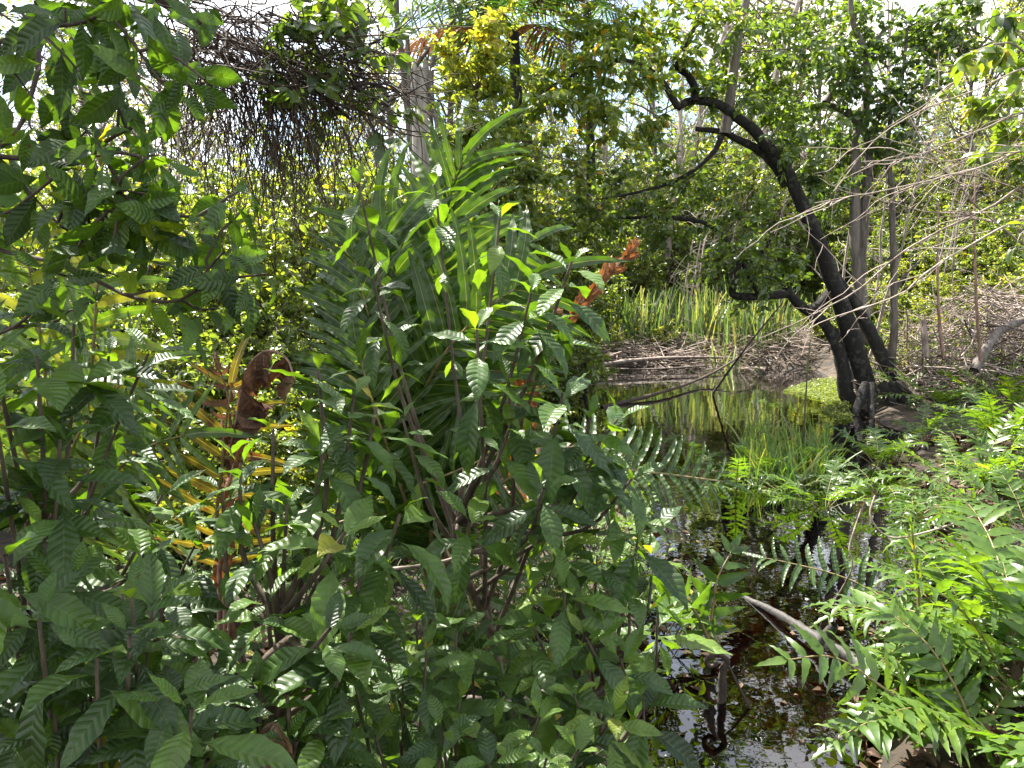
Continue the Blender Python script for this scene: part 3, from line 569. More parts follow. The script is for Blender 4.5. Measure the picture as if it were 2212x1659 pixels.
c = G(1450, 790); sticks('dead_reed_heap', 'low heap of fallen grey and straw-coloured reed stalks along the far waterline', 'reed heap', (c[0], c[1]+.8, 0), (2.3, .9, .3), 800, 1.0, .008, M['twig'], .16)
c = G(1660, 792); sticks('dead_branch_heap', 'tangled heap of dead twigs on the bank left of the leaning tree', 'branch heap', (c[0], c[1]+.5, 0), (1.1, .8, .42), 380, .8, .006, M['twig'], .3)
c = G(2150, 770); sticks('brush_pile', 'tall pale pile of dead branches at the right edge behind the ferns', 'brush pile', (6.7, 10.4, 0), (1.6, 1.1, 1.2), 1300, 1.0, .008, M['twig'], .5)
def beam(label, pts, w0, w1, name='fallen_branch', mat='twig', group='fallen branches over the water', zmin=None, k=8):
    s = smoothline(pts, 22); tb = MB(); tube(tb, s, w0, w1, k, rough=.08, seed=int(abs(pts[0][0])*100)); c = np.array([s[:, 0].mean(), s[:, 1].mean(), s[:, 2].min()])
    return tag(tb.build(name, M[mat], origin=c), label, 'branch', group)
def Gz(px, py, z): return G(px, py, z)
beam('long grey branch rising from the water at the left of the far bank', [Gz(1200, 815, .02), Gz(1290, 790, .15), Gz(1400, 776, .2), Gz(1520, 772, .2), Gz(1650, 776, .12)], .045, .018)
beam('thin pale branch lying just above the water below the long grey one', [Gz(1260, 795, .04), Gz(1400, 797, .05), Gz(1520, 790, .08)], .016, .008)
beam('dark thin branch sloping across the pond towards the heap', [Gz(1300, 880, .0), Gz(1420, 850, .06), Gz(1520, 815, .1), Gz(1590, 775, .3), Gz(1650, 730, .5)], .03, .01, mat='darkstem')
beam('long dark twig slanting up from the pond to the crooked branch', [Gz(1540, 850, .02), P(1590, 780, 9.8), P(1640, 715, 9.6), P(1690, 655, 9.4)], .018, .008, mat='darkstem')
beam('pale broken stick standing in the brush pile', [P(2000, 772, 9.8), P(1998, 730, 9.85), P(1994, 692, 9.9)], .045, .035)
beam('thick grey limb lying against the brush pile', [P(2105, 800, 9.0), P(2130, 755, 9.1), P(2160, 715, 9.3), P(2215, 690, 9.5)], .06, .045, mat='greybark')
gp = onground(1700, 2350, 10.5, 17, 4500); gp = gp[pond_sd(gp[:, 0], gp[:, 1]) > .15]
grassy('grass', gp, (.2, .65), M['grass'], kind='stuff', rr=(.0, .95), wr=1.2)
gp = onground(1000, 1800, 14.3, 20, 4200); gp = gp[pond_sd(gp[:, 0], gp[:, 1]) > .1]
grassy('bank_grass', gp, (.15, .6), M['grass'], kind='stuff', rr=(0, .9), wr=1.2)
# small dark chunk of wood by the water, floating weed mats
tb = MB(); c = G(1708+58, 772); tube(tb, smoothline([c+[-.22, 0, .03], c+[-.1, .02, .07], c+[.06, 0, .05], c+[.24, .02, .03]], 9), np.array([.01, .05, .075, .09, .06, .055, .06, .045, .01]), k=8, rough=.15)
tag(tb.build('wood_chunk', M['darkbark'], origin=c), 'small dark chunk of wood at the waterline left of the leaning tree', 'log')
def weedmat(label, poly, n, L):
    pp = np.array([G(x, y)[:2] for x, y in poly]); lo, hi = pp.min(0), pp.max(0); pts = []
    while len(pts) < n:
        q = U(0, 1, 2)*(hi-lo)+lo; ins = False
        for i in range(len(pp)):
            a, b = pp[i], pp[(i+1) % len(pp)]
            if (a[1] > q[1]) != (b[1] > q[1]) and q[0] < (b[0]-a[0])*(q[1]-a[1])/(b[1]-a[1])+a[0]: ins = not ins
        if ins and sin(q[0]*9+1)*sin(q[1]*7)+.6*sin(q[0]*23+q[1]*17) > U(-1.5, .5): pts.append([*q, .004 + U(0, .03)])
    pts = np.array(pts); lb = MB(); scatter(lb, ELLS, pts, np.c_[rng.normal(size=(n, 2)), U(0, .5, n)], [0, 0, 1], U(L*.6, L*1.3, n), U(0, 1, n))
    tag(lb.build('water_weed', M['weed'], origin=np.array([*pp.mean(0), 0])), None, None, kind='stuff')
weedmat('', [(1690, 845), (1770, 820), (1830, 815), (1832, 870), (1800, 872), (1740, 855)], 2600, .05)
weedmat('', [(1770, 885), (1830, 870), (1840, 905), (1815, 915)], 700, .05)
weedmat('', [(1690, 795), (1740, 785), (1830, 770), (1830, 800), (1760, 795)], 1500, .05)
weedmat('', [(1200, 815), (1300, 795), (1330, 805), (1280, 825), (1200, 835)], 1200, .04)

# ------------------------------------------------------------------ ferns
def frond_mesh(pts, n, Lf, tm, t0=.2, ang=1.0, up=(0, 0, 1), lift=0.0, rb=.5, rv=.12, wr=1.0, w0=.008, w1=.002, jit=.12, term=True, skip=0.0):
    s = smoothline(pts, 40); sb = MB(); lb = MB(); tube(sb, s, w0, w1, 6)
    T = nrm(np.gradient(s, axis=0)); up = np.asarray(up, float)
    t = np.linspace(t0, .985, n); i = np.minimum((t*39).astype(int), 38); fr_ = (t*39-i)[:, None]; p = s[i]*(1-fr_)+s[i+1]*fr_
    Nf = nrm(up - T[i]*np.sum(T[i]*up, 1, keepdims=True)); side = np.cross(T[i], Nf)
    tt = (t-t0)/(1-t0)
    for sgn in (-1, 1):
        tq = tm if sgn > 0 else mirror(tm)
        k = rng.random(n) >= skip; a = ang + rng.normal(size=n)*.06 - .25*tt
        d = side*sgn*np.sin(a)[:, None] + T[i]*np.cos(a)[:, None] + Nf*lift + rng.normal(size=(n, 3))*jit
        scatter(lb, tq, p[k], d[k], (Nf + rng.normal(size=(n, 3))*.15)[k], (Lf(tt)*U(.9, 1.08, n))[k], np.clip(rb + rng.normal(size=n)*rv, 0, 1)[k], wr)
    if term: scatter(lb, tm, s[-1:], T[-1:], Nf[-1:], Lf(np.array([.97]))*1.2, rb, wr)
    return lb, sb
def add_frond(par, lbsb, mat, smat, name='frond', label=None):
    f_ = lbsb[0].build(name, mat, par, origin=np.array(par['_o'])); st = lbsb[1].build('stalk', smat, par, origin=np.array(par['_o'])); st.parent = f_
    if label: f_['label'] = label
    return f_
def fern_proto(nf, L, nl, leafL, ndead=2, el=(.5, 1.2), tm=LANCE, mat='fern', rb=.5, curv=.1):
    t_ = thing('fern', (0, 0, 0), 'x', 'fern', 'ferns on the pond bank')
    for k in range(nf+ndead):
        a = 2*pi*k/(nf+ndead)*1.0 + U(-.5, .5); e = U(*el) if k < nf else U(.0, .5)
        d = np.array([cos(a)*cos(e), sin(a)*cos(e), sin(e)]); pts = [np.array([cos(a)*.03, sin(a)*.03, -.03])]; l_ = L*U(.7, 1.1)
        for q in range(10): d = nrm(d + np.array([0, 0, -curv*(1 if k < nf else 2.2)*U(.6, 1.4)])); pts.append(pts[-1]+d*l_/10)
        dead = k >= nf; f_ = lambda tt: leafL*(.35+.65*np.sin(pi*np.clip(tt*.85+.13, 0, 1))**.7)
        add_frond(t_, frond_mesh(pts, nl, f_, STRAPD if dead else tm, .25, 1.15, lift=.25 if not dead else -.3, rb=rb if not dead else .3, rv=.15, wr=1.1, w0=.006, w1=.0015, jit=.15 if not dead else .4, skip=.25 if dead else .0),
                  M['deadbrown'] if dead else M[mat], M['rachis'] if not dead else M['reddead'], label='withered brown frond' if dead else None)
    return t_
NEAR = lambda n, L, a, d=1, e=(.55, 1.25): fern_proto(n, L, 11, a, d, e, rb=.55, curv=.12)
fp = [fern_proto(8, .95, 15, .17, 2), fern_proto(7, .8, 13, .15, 3), fern_proto(9, 1.1, 17, .18, 2, (.8, 1.35)), fern_proto(6, .6, 11, .12, 1), NEAR(7, .85, .21), NEAR(6, .95, .22, 2), NEAR(8, .75, .19, 2, (.3, 1.1)), fern_proto(8, .9, 14, .15, 4, (.3, 1.0), rb=.4, curv=.16), fern_proto(7, 1.0, 16, .16, 3, (.7, 1.3), rb=.65, curv=.06)]
def fern(px, py, k, s, label, z=0.0, rz=None):
    g = G(px, py, z); return put(k, g[0], g[1], s, label, fp, rz=rz, z=max(min(Z(g[0], g[1]), .3), -.03))
lr = 'bright green fern in the crowd on the right bank'
for px, py, k, s in [(2040, 905, 0, .8), (2120, 900, 8, .9), (2190, 920, 8, .9), (1985, 955, 1, .8), (2070, 980, 7, .9), (2150, 1000, 2, .85), (2230, 1010, 7, .95), (2040, 1050, 1, .7), (2090, 1080, 8, .85), (2190, 1100, 5, .8), (2270, 1130, 0, .9), (1990, 890, 3, 1.0), (2080, 870, 1, .85), (2160, 860, 0, .85), (2220, 870, 2, .75), (2140, 1160, 7, .9), (2230, 1220, 2, .7)]: fern(px, py, k, s, lr)
for px, py, k, s, l in [(1900, 1000, 0, .75, 'grey-green fern leaning over the water right below the leaning tree'), (1700, 1060, 7, .75, 'dull grey-green fern on the little island in the pond'), (1780, 1090, 0, .65, 'fern with hanging fronds at the right end of the island in the pond'), (1590, 1050, 3, 1.0, 'small fern at the left end of the island'),
                        (1640, 1020, 2, .45, 'upright bright fern at the back of the island'), (1740, 1010, 2, .45, 'upright yellow-green fern left of the thin dark stem in the pond'), (1900, 1050, 7, .75, 'fern with dry brown fronds between the island and the right bank'), (1975, 1110, 7, .8, 'fern with many withered fronds overhanging the dark water'),
                        (1500, 1010, 3, .9, 'low fern with yellowing fronds in the shallow water left of the island'), (1665, 870, 3, .55, 'small tufted fern standing in the pond left of the leaning tree'), (1420, 960, 3, .8, 'small fern half hidden behind the spotted coffee leaves'), (1950, 880, 1, .75, 'fern growing against the foot of the leaning tree')]: fern(px, py, k, s, l)
for px, py, k, s, l in [(2190, 1560, 4, .9, 'glossy fern at the lower right corner nearest the camera'), (2200, 1480, 5, .95, 'tall bright fern at the right edge above the nearest one'), (2120, 1470, 6, .9, 'lush fern spreading left over the sunken log'), (2070, 1370, 4, .7, 'fern with short fronds at the thick end of the log'), (2110, 1380, 5, .85, 'fern with pale upright fronds right of the log'),
                        (2230, 1350, 4, .9, 'fern with long pale fronds at the right edge below the dead twigs'), (2110, 1300, 3, .9, 'small fern at the edge of the black water on the right'), (2230, 1690, 6, .9, 'fern cut off by the bottom edge at the right corner'), (2110, 1640, 6, .85, 'dark fern at the bottom edge beside the black water'), (2250, 1600, 5, .9, 'fern cut off by the right edge near the lower corner')]: fern(px, py, k, s, l)
# hand-placed fronds reaching over the water on the right
def lone(name, label, base, fronds, group=None, cat='fern'):
    t_ = thing(name, base, label, cat, group)
    for f_ in fronds: add_frond(t_, f_[0], f_[1], f_[2], label=f_[3] if len(f_) > 3 else None)
    return t_
LC = lambda a: (lambda tt: a*(.45+.55*np.sin(pi*np.clip(tt*.8+.17, 0, 1))**.7))
lone('fern', 'fern sending one long scalloped frond left over the black water', P(2100, 1650, 2.5), [
    (frond_mesh([P(2100, 1640, 2.5), P(2000, 1560, 2.5), P(1900, 1480, 2.48), P(1800, 1420, 2.45), P(1700, 1425, 2.42)], 13, LC(.16), LANCE, .15, 1.2, (-.2, -.6, .8), .2, .6, wr=1.3), M['fern'], M['rachis']),
    (frond_mesh([P(2110, 1640, 2.5), P(2080, 1520, 2.55), P(2010, 1400, 2.6), P(1930, 1330, 2.7)], 13, LC(.15), LANCE, .2, 1.2, (-.2, -.6, .8), .2, .5, wr=1.2), M['fern'], M['rachis'])], 'ferns on the pond bank')
lone('fern', 'fern with a broad dark frond lying on the water above the log', Gz(1960, 1330, 0), [
    (frond_mesh([Gz(1960, 1330, .05), P(1880, 1275, 3.75), P(1800, 1240, 3.8), P(1700, 1215, 3.85), P(1650, 1205, 3.9)], 12, LC(.2), STRAP, .1, 1.25, (0, -.5, .85), .4, .2, wr=1.3), M['strap'], M['rachis'])], 'ferns on the pond bank')
lone('fern', 'young fern with narrow curling tips standing up right of the black water', P(1985, 1300, 3.3), [
    (frond_mesh([P(1985, 1330, 3.3), P(1983, 1260, 3.3), P(1972, 1170, 3.3), P(1968, 1130, 3.3)], 9, LC(.09), LANCE, .2, .5, (0, -1, .2), .2, .8, wr=.7), M['fern'], M['rachis'])], 'ferns on the pond bank')
# sapling with fern-like leaves at the near edge of the pond (1500,1290)
lone('fern', 'small grey-green fern in front of the blue reflection at the near edge of the pond', P(1530, 1350, 2.9), [
    (frond_mesh([P(1530, 1380, 2.9), P(1540, 1310, 2.9), P(1550, 1250, 2.9), P(1580, 1190, 2.95)], 6, LC(.15), LANCE, .1, 1.15, (-.2, -.9, .4), .1, .25, wr=1.4), M['fern'], M['rachis']),
    (frond_mesh([P(1530, 1380, 2.9), P(1500, 1320, 2.85), P(1460, 1280, 2.8), P(1410, 1260, 2.8)], 6, LC(.14), LANCE, .1, 1.15, (-.2, -.9, .4), .1, .3, wr=1.3), M['fern'], M['rachis'])], 'ferns on the pond bank')

# ------------------------------------------------------------------ central leather fern
CF = np.array([P(965, 1450, 3.3)[0], 3.3, Z(P(965, 1450, 3.3)[0], 3.3)])
cf = thing('leather_fern', CF, 'big leather fern with long dark strap leaflets in the middle of the picture', 'fern', 'leather ferns')
SL = lambda a, b=.55: (lambda tt: a*(b+(1-b)*np.sin(pi*np.clip(tt*.78+.2, 0, 1))**.8))
TO = (0, -1, .25)                       # leaf blades facing the camera
def cfrond(pts, n, L, t0, up=TO, ang=1.05, lift=0, rb=.35, par=cf, mat='strap', wr=1.0, b=.55, label=None, w0=.014, jit=.06, smat='rachis', tm=STRAP, skip=0):
    base = np.array(par['_o'])
    q = [base + rng.normal(size=3)*np.array([.04, .04, 0])] + [P(*p) for p in pts]
    add_frond(par, frond_mesh(q, n, SL(L, b), tm, t0, ang, up, lift, rb, .13, wr, w0, .003, jit, skip=skip), M[mat], M[smat], label=label)
cfrond([(935, 1150, 3.15), (925, 900, 3.05), (935, 700, 3.0), (955, 520, 2.95), (975, 410, 2.9), (1000, 350, 2.85)], 27, .40, .42, (-.2, -1, .3), .75, rb=.55)
cfrond([(900, 1060, 3.05), (884, 873+60, 2.9), (950, 780, 2.75), (1037, 680, 2.65), (1124, 616, 2.6)], 21, .46, .36, (.1, -1, .35), 1.0, rb=.22, jit=.05)
cfrond([(890, 1120, 3.1), (880, 900, 2.95), (870, 740, 2.9), (855, 600, 2.85), (830, 500, 2.85)], 24, .46, .42, (-.2, -1, .4), .95, rb=.5)
cfrond([(890, 1120, 3.05), (845, 900, 2.9), (805, 720, 2.82), (765, 560, 2.8)], 24, .38, .38, (-.3, -1, .35), .95, rb=.3)
cfrond([(900, 1150, 3.0), (850, 1000, 2.8), (805, 870, 2.7), (770, 740, 2.7)], 22, .36, .36, (-.2, -1, .35), .95, rb=.3)
cfrond([(930, 1150, 3.05), (900, 1060, 2.8), (980, 1020, 2.7), (1060, 985, 2.65), (1120, 960, 2.65)], 14, .3, .42, (.1, -.9, .5), 1.2, .35, rb=.12)
cfrond([(990, 1180, 2.95), (1080, 1045, 2.8), (1250, 1010, 2.75), (1400, 1020, 2.75), (1560, 1040, 2.8)], 26, .25, .36, (0, -.75, .7), 1.15, .3, rb=.3, b=.35)
cfrond([(930, 1200, 3.1), (850, 1120, 2.9), (760, 1120, 2.75), (660, 1160, 2.7)], 14, .33, .35, (-.2, -.8, .6), 1.1, rb=.25)
cfrond([(950, 1250, 3.1), (930, 1150, 2.85), (960, 1180, 2.6), (1010, 1290, 2.5), (1030, 1370, 2.5)], 11, .34, .4, (.1, -1, .2), .85, rb=.2)
cfrond([(940, 1100, 3.3), (960, 800, 3.5), (1050, 600, 3.6), (1150, 520, 3.7)], 19, .38, .42, (.2, -1, .3), 1.0, rb=.45)
cfrond([(930, 1150, 3.2), (890, 950, 3.2), (870, 700, 3.2), (860, 560, 3.2), (850, 480, 3.2)], 19, .42, .44, (-.3, -1, .3), .9, rb=.6)
cfrond([(1000, 1130, 3.0), (1060, 1050, 2.95), (1130, 1000, 2.95), (1220, 975, 2.95)], 9, .26, .4, (0, -1, .4), 1.1, rb=.6, mat='deadgrey', smat='reddead', tm=STRAPD, label='dry pale grey frond')
cfrond([(960, 1200, 3.1), (955, 1110, 3.0), (985, 1080, 2.9), (970, 1180, 2.8)], 8, .2, .5, (0, -1, .4), 1.0, rb=.3, mat='deadbrown', smat='reddead', tm=STRAPD, label='curled brown frond at the heart of the fern', jit=.5)

# fern with glowing leaflets behind the left shrubs
LF0 = P(150, 1300, 3.3); LF0[2] = Z(LF0[0], LF0[1])
lfn = thing('leather_fern', LF0, 'leather fern with light green wavy leaflets behind the shrubs at the left edge', 'fern', 'leather ferns')
for pts, rb in [([(120, 1000, 3.2), (90, 750, 3.1), (60, 560, 3.0), (30, 430, 2.95)], .85), ([(180, 1000, 3.2), (200, 780, 3.0), (210, 620, 2.9), (230, 480, 2.85)], .85), ([(140, 1100, 3.1), (160, 960, 2.9), (230, 860, 2.8), (300, 800, 2.75)], .7),
                ([(100, 1100, 3.1), (40, 950, 2.9), (-40, 820, 2.8), (-100, 740, 2.8)], .6), ([(200, 1100, 3.1), (260, 1010, 2.9), (330, 960, 2.8), (400, 940, 2.75)], .55)]:
    cfrond(pts, 17, .36, .36, (-.1, -1, .35), 1.15, rb=rb, par=lfn)
# dead and yellowing fronds left of the centre
d0 = P(480, 1330, 3.2); d0[2] = Z(d0[0], d0[1])
dfn = thing('leather_fern', d0, 'dying leather fern with yellow, orange and curled brown fronds', 'fern', 'leather ferns')
ar = smoothline([d0, P(490, 1050, 2.95), P(512, 900, 2.8), P(530, 810, 2.78), P(558, 766, 2.75), P(590, 758, 2.74), P(622, 778, 2.72), P(634, 815, 2.7)], 60); tb = MB(); lb = MB(); tube(tb, ar, .009, .004, 6)
ii_ = np.linspace(32, 59, 20).astype(int); cc = P(556, 900, 2.78)
scatter(lb, DRY, ar[ii_], nrm(cc-ar[ii_]) + rng.normal(size=(20, 3))*.16, np.array([0, -1, .2]) + rng.normal(size=(20, 3))*.3, U(.10, .16, 20), U(.2, .7, 20), 1.0)
f_ = lb.build('frond', M['deadbrown'], dfn, origin=np.array(dfn['_o'])); f_['label'] = 'curled brown frond'; st_ = tb.build('stalk', M['reddead'], dfn, origin=np.array(dfn['_o'])); st_.parent = f_
cfrond([(490, 1150, 3.0), (500, 960, 2.9), (490, 850, 2.85), (475, 800, 2.8)], 7, .11, .7, (.3, -1, .2), 1.1, rb=.4, par=dfn, mat='deadbrown', smat='reddead', tm=STRAPD, wr=1.8, label='torn brown frond', jit=.3)
cfrond([(470, 1150, 3.0), (480, 1010, 2.9), (490, 900, 2.85), (500, 830, 2.85)], 10, .32, .35, (.1, -1, .3), 1.25, rb=.4, par=dfn, mat='yellow', label='yellow frond with brown blotches')
for x, w in ((475, .5),):
    cfrond([(x, 1230, 2.9), (x+8, 1150, 2.8), (x+12, 1080, 2.75), (x+30, 1000, 2.75)], 5, .2, .4, (0, -1, .2), .35, rb=w, par=dfn, mat='deadorange' if x == 475 else 'deadbrown', smat='reddead', tm=STRAPD, wr=1.3, label='hanging dead frond')
# orange dead frond right of the centre
o0 = P(1115, 900, 4.2); o0[2] = Z(o0[0], o0[1])
od = thing('dead_frond', o0, 'upright orange-brown dead fern frond glowing at the edge of the pond', 'fern')
f_ = frond_mesh([o0, P(1120, 900, 3.6), P(1165, 790, 3.5), P(1225, 690, 3.5), P(1300, 610, 3.5), P(1355, 550, 3.5)], 22, SL(.25), STRAPD, .1, .55, (.3, -1, .2), .1, .6, jit=.2, wr=1.4)
f_[0].build('leaflets', M['deadorange'], od); f_[1].build('stalk', M['reddead'], od)

# ------------------------------------------------------------------ wild coffee shrubs
def whorl(lb, tip, axis, L, npair=5, gap=.035, rb=.4, open_=1.0, hang=0.0):
    axis = nrm(axis); h0 = U(0, 2*pi); a = nrm(np.cross(axis, [.3, .5, .8])); b = np.cross(axis, a); p, d, u, l, r = [], [], [], [], []
    for k in range(npair):
        c = tip - axis*(k*gap*U(.7, 1.3)*(.5 if k == 0 else 1)); el = [.9, .42, .12, -.15, -.45, -.7, -.85][k]*open_ + rng.normal()*.12
        sz = [.55, .85, 1.0, 1.05, 1.05, 1.0, .95][k]*L
        for q in (0, 1):
            if k > 2 and rng.random() < .2: continue
            an = h0 + k*pi/2 + q*pi + rng.normal()*.2; hdir = a*cos(an) + b*sin(an)
            e = el + rng.normal()*.12; dd = hdir*cos(e) + axis*sin(e) + np.array([0, 0, -.05*k - hang*U(.5, 1.3)])
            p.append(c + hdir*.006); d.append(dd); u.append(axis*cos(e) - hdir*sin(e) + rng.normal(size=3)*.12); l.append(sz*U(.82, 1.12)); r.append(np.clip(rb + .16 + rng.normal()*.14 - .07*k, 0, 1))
    if rng.random() < .09 and len(r) > 4: r[-1] = U(.9, 1)
    scatter(lb, COFFEE, np.array(p), np.array(d), np.array(u), np.array(l), np.array(r))
def coffee(label, base, whorls, L=.13, main=None, rb=.42, wood='coffeewood', name='coffee_shrub', fork=.35, w0=.010):
    base = np.asarray(base, float); t_ = thing(name, base, label, 'shrub', 'wild coffee shrubs in the foreground'); sb = MB(); lb = MB()
    tips = np.array([P(x, y, D) for x, y, D in whorls]); cen = tips.mean(0)
    trunk = smoothline([base] + ([P(*m_) for m_ in main] if main else [base*(1-fork) + cen*fork]), 12); tube(sb, trunk, w0*1.3, w0*.8, 8, rough=.05)
    for i, tip in enumerate(tips):
        q = trunk[rng.integers(5, 12)] if i % 3 else trunk[-1]
        if q[2] > tip[2] - .02: q = trunk[np.argmin(np.abs(trunk[:, 2] - (tip[2]-.15)))]
        mid = q*.45 + tip*.55 + np.array([(tip-q)[0]*.12, (tip-q)[1]*.12, -.04]) + rng.normal(size=3)*.02
        st = smoothline([q, mid, tip], 12); tube(sb, st, w0*.62, w0*.25, 6)
        ax = nrm(nrm(st[-1]-st[-3]) + np.array([0, -.12, .55]))
        ln = np.linalg.norm(tip-q); whorl(lb, tip, ax, L*U(.75, 1.2), int(np.clip(3 + ln*4, 3, 5)), .03, np.clip(rb + rng.normal()*.07, 0, 1))
        for q_ in (9, 7, 5):
            if ln > .22 + .12*(9-q_)/2 and rng.random() < .6: whorl(lb, st[q_], nrm(st[q_+1]-st[q_-1]), L*U(.75, 1), 1, .03, rb, -.6, .35)
        if ln > .45 and rng.random() < .3: whorl(lb, st[7] + np.array([0, -.01, .02]), nrm(st[8]-st[6]) + np.array([U(-.5, .5), -.4, .3]), L*.8, 2, .03, rb)
    sb.build('stem', M[wood], t_); lb.build('foliage', M['coffee'], t_); return t_
def gb_(px, py, D, dz=0): p = P(px, py, D); return np.array([p[0], p[1], max(Z(p[0], p[1]), -.05) + dz])
def rw(n, x0, x1, y0, y1, D0, D1): return [(U(x0, x1), U(y0, y1), U(D0, D1)) for _ in range(n)]
coffee('spreading wild coffee shrub in the middle with quilted drooping leaves and a slanting brown stem', gb_(1130, 1490, 2.3), [(805, 600, 1.95), (1030, 712, 1.75), (1147, 635, 1.8), (1235, 565, 1.85), (1215, 850, 1.7), (1335, 905, 1.85), (1100, 930, 1.75), (1275, 905, 1.8), (870, 905, 1.85), (1015, 1125, 1.65), (1175, 1055, 1.6),
        (1365, 1035, 1.75), (1080, 470, 2.2), (940, 400, 2.3), (775, 400, 2.2), (1190, 700, 1.9), (1290, 980, 1.75), (1100, 830, 1.85)], .155, [(1060, 1370, 2.15), (1000, 1240, 2.0), (985, 1130, 1.95)], .46, w0=.013)
coffee('wild coffee shrub left of the centre with glossy leaf whorls beside the yellow frond', gb_(590, 1600, 1.75), [(688, 800, 1.6), (765, 855, 1.55), (815, 870, 1.65), (745, 1150, 1.35), (865, 1110, 1.45), (575, 1305, 1.3), (550, 1130, 1.45), (590, 930, 1.6), (480, 1060, 1.5), (660, 1210, 1.45), (700, 960, 1.5), (780, 1240, 1.4), (520, 1000, 1.5), (620, 1090, 1.45)],
       .145, [(600, 1560, 1.6), (612, 1450, 1.5), (600, 1340, 1.45)], .45, w0=.013)
coffee('wild coffee shrub at lower centre right with long hanging leaves against the pond', gb_(1330, 1690, 2.0), [(1265, 1375, 1.55), (1325, 1545, 1.45), (1200, 1150, 1.7), (1385, 1130, 1.75), (1420, 1330, 1.85), (1290, 1200, 1.7), (1360, 1260, 1.75), (1150, 1350, 1.6), (1240, 1500, 1.5), (1410, 1200, 1.85), (1220, 1270, 1.6), (1340, 1420, 1.6), (1180, 1460, 1.6), (1390, 1500, 1.6)], .155, [(1330, 1600, 1.8), (1310, 1480, 1.7)], .5)
coffee('low wild coffee shrub at the bottom centre among dead litter', gb_(1000, 1700, 1.9), [(1020, 1395, 1.7), (900, 1340, 1.75), (990, 1520, 1.5), (870, 1480, 1.55), (950, 1640, 1.3), (1060, 1650, 1.3), (810, 1590, 1.35), (1180, 1640, 1.35), (760, 1450, 1.45), (1080, 1480, 1.7), (700, 1620, 1.3), (830, 1400, 1.6), (1250, 1620, 1.35), (930, 1420, 1.65)] + rw(12, 640, 1260, 1330, 1670, 1.3, 1.7), .13, None, .4)
coffee('dark wild coffee shrub filling the lower left corner', gb_(180, 1750, 1.4), rw(26, -60, 440, 1250, 1680, .95, 1.35), .125, None, .3)
coffee('coffee shrub at the bottom left with a forked pale stem and dry tan leaf bundle', gb_(585, 1680, 1.5), [(420, 1420, 1.15), (500, 1560, 1.1), (330, 1600, 1.05), (640, 1600, 1.15), (720, 1390, 1.3), (560, 1480, 1.2), (450, 1640, 1.0), (700, 1560, 1.2), (620, 1500, 1.2), (520, 1400, 1.25), (640, 1360, 1.3)] + rw(8, 400, 760, 1350, 1670, 1.15, 1.5), .125, [(588, 1580, 1.35), (620, 1450, 1.3), (625, 1380, 1.3)], .33, w0=.012)
coffee('wild coffee shrub at the left edge with grey-sheened leaves', gb_(60, 1700, 1.6), [(80, 770, 1.2), (-10, 900, 1.1), (235, 770, 1.35), (320, 765, 1.4), (130, 950, 1.2), (60, 1060, 1.2), (200, 1090, 1.3), (10, 1200, 1.0), (150, 1250, 1.15), (310, 1200, 1.35), (250, 930, 1.35), (350, 1070, 1.45), (60, 1320, 1.05), (390, 1290, 1.4), (-20, 740, 1.2), (160, 700, 1.3), (270, 1330, 1.25), (420, 1180, 1.5)], .13, [(70, 1400, 1.5), (80, 1150, 1.4)], .3)
# sunlit seedlings near the bottom centre
SLg = 'low sunlit plants behind the coffee shrubs'
for i, (px, D, l) in enumerate([(1060, 3.6, 'small sunlit plant seen through the gap right of the slanting stem'), (1130, 3.2, 'low bright plant beside the slanting stem'), (1230, 3.3, 'yellow-green low plant behind the hanging coffee leaves'), (1330, 3.4, 'low leafy plant at the left shore of the black water'), (1420, 3.1, 'low leafy plant leaning over the pond under the coffee shrub'), (940, 3.6, 'small plant behind the lower fern leaflets'), (830, 3.8, 'small bright plant in the gap left of the fern'),
                                (1400, 3.7, 'low plant under the dry grey frond'), (700, 3.9, 'small plant glimpsed between the left coffee shrubs'), (1300, 4.2, 'low plant behind the spotted leaves at the shore'), (560, 4.2, 'small bright plant behind the orange dead fronds'), (1180, 4.3, 'low plant at the foot of the orange dead frond')]):
    x = (px-1106)/FPX*D; base = np.array([x, D, max(Z(x, D), -.03)]); t_ = thing('low_plant', base, l, 'plant', SLg); sb = MB(); lb = MB()
    for k in range(9):
        tip = base + np.array([U(-.28, .28), U(-.25, .25), U(.15, .55)]); st = smoothline([base + rng.normal(size=3)*[.06, .06, 0], (base+tip)/2+rng.normal(size=3)*.03, tip], 8); tube(sb, st, .004, .002, 5); whorl(lb, tip, [U(-.2, .2), -.1, 1], .095, 4, .035, .66)
    sb.build('stem', M['stem'], t_); lb.build('foliage', M['coffee'], t_)

for i in range(46):
    D = U(1.75, 4.6); px = U(250, 1400); x = (px-1106)/FPX*D
    if pond_sd(np.array([x]), np.array([D]))[0] < .05: continue
    base = np.array([x, D, max(Z(x, D), -.03)]); t_ = thing('low_plant', base, 'low leafy plant in the undergrowth beneath the coffee shrubs', 'plant', 'undergrowth beneath the coffee shrubs'); sb = MB(); lb = MB()
    for k in range(8):
        tip = base + np.array([U(-.3, .3), U(-.25, .25), U(.1, .5)]); st = smoothline([base + rng.normal(size=3)*[.06, .06, 0], (base+tip)/2+rng.normal(size=3)*.03, tip], 8); tube(sb, st, .004, .002, 5); whorl(lb, tip, [U(-.2, .2), -.1, 1], U(.09, .13), 4, .035, .6)
    sb.build('stem', M['stem'], t_); lb.build('foliage', M['coffee'], t_)

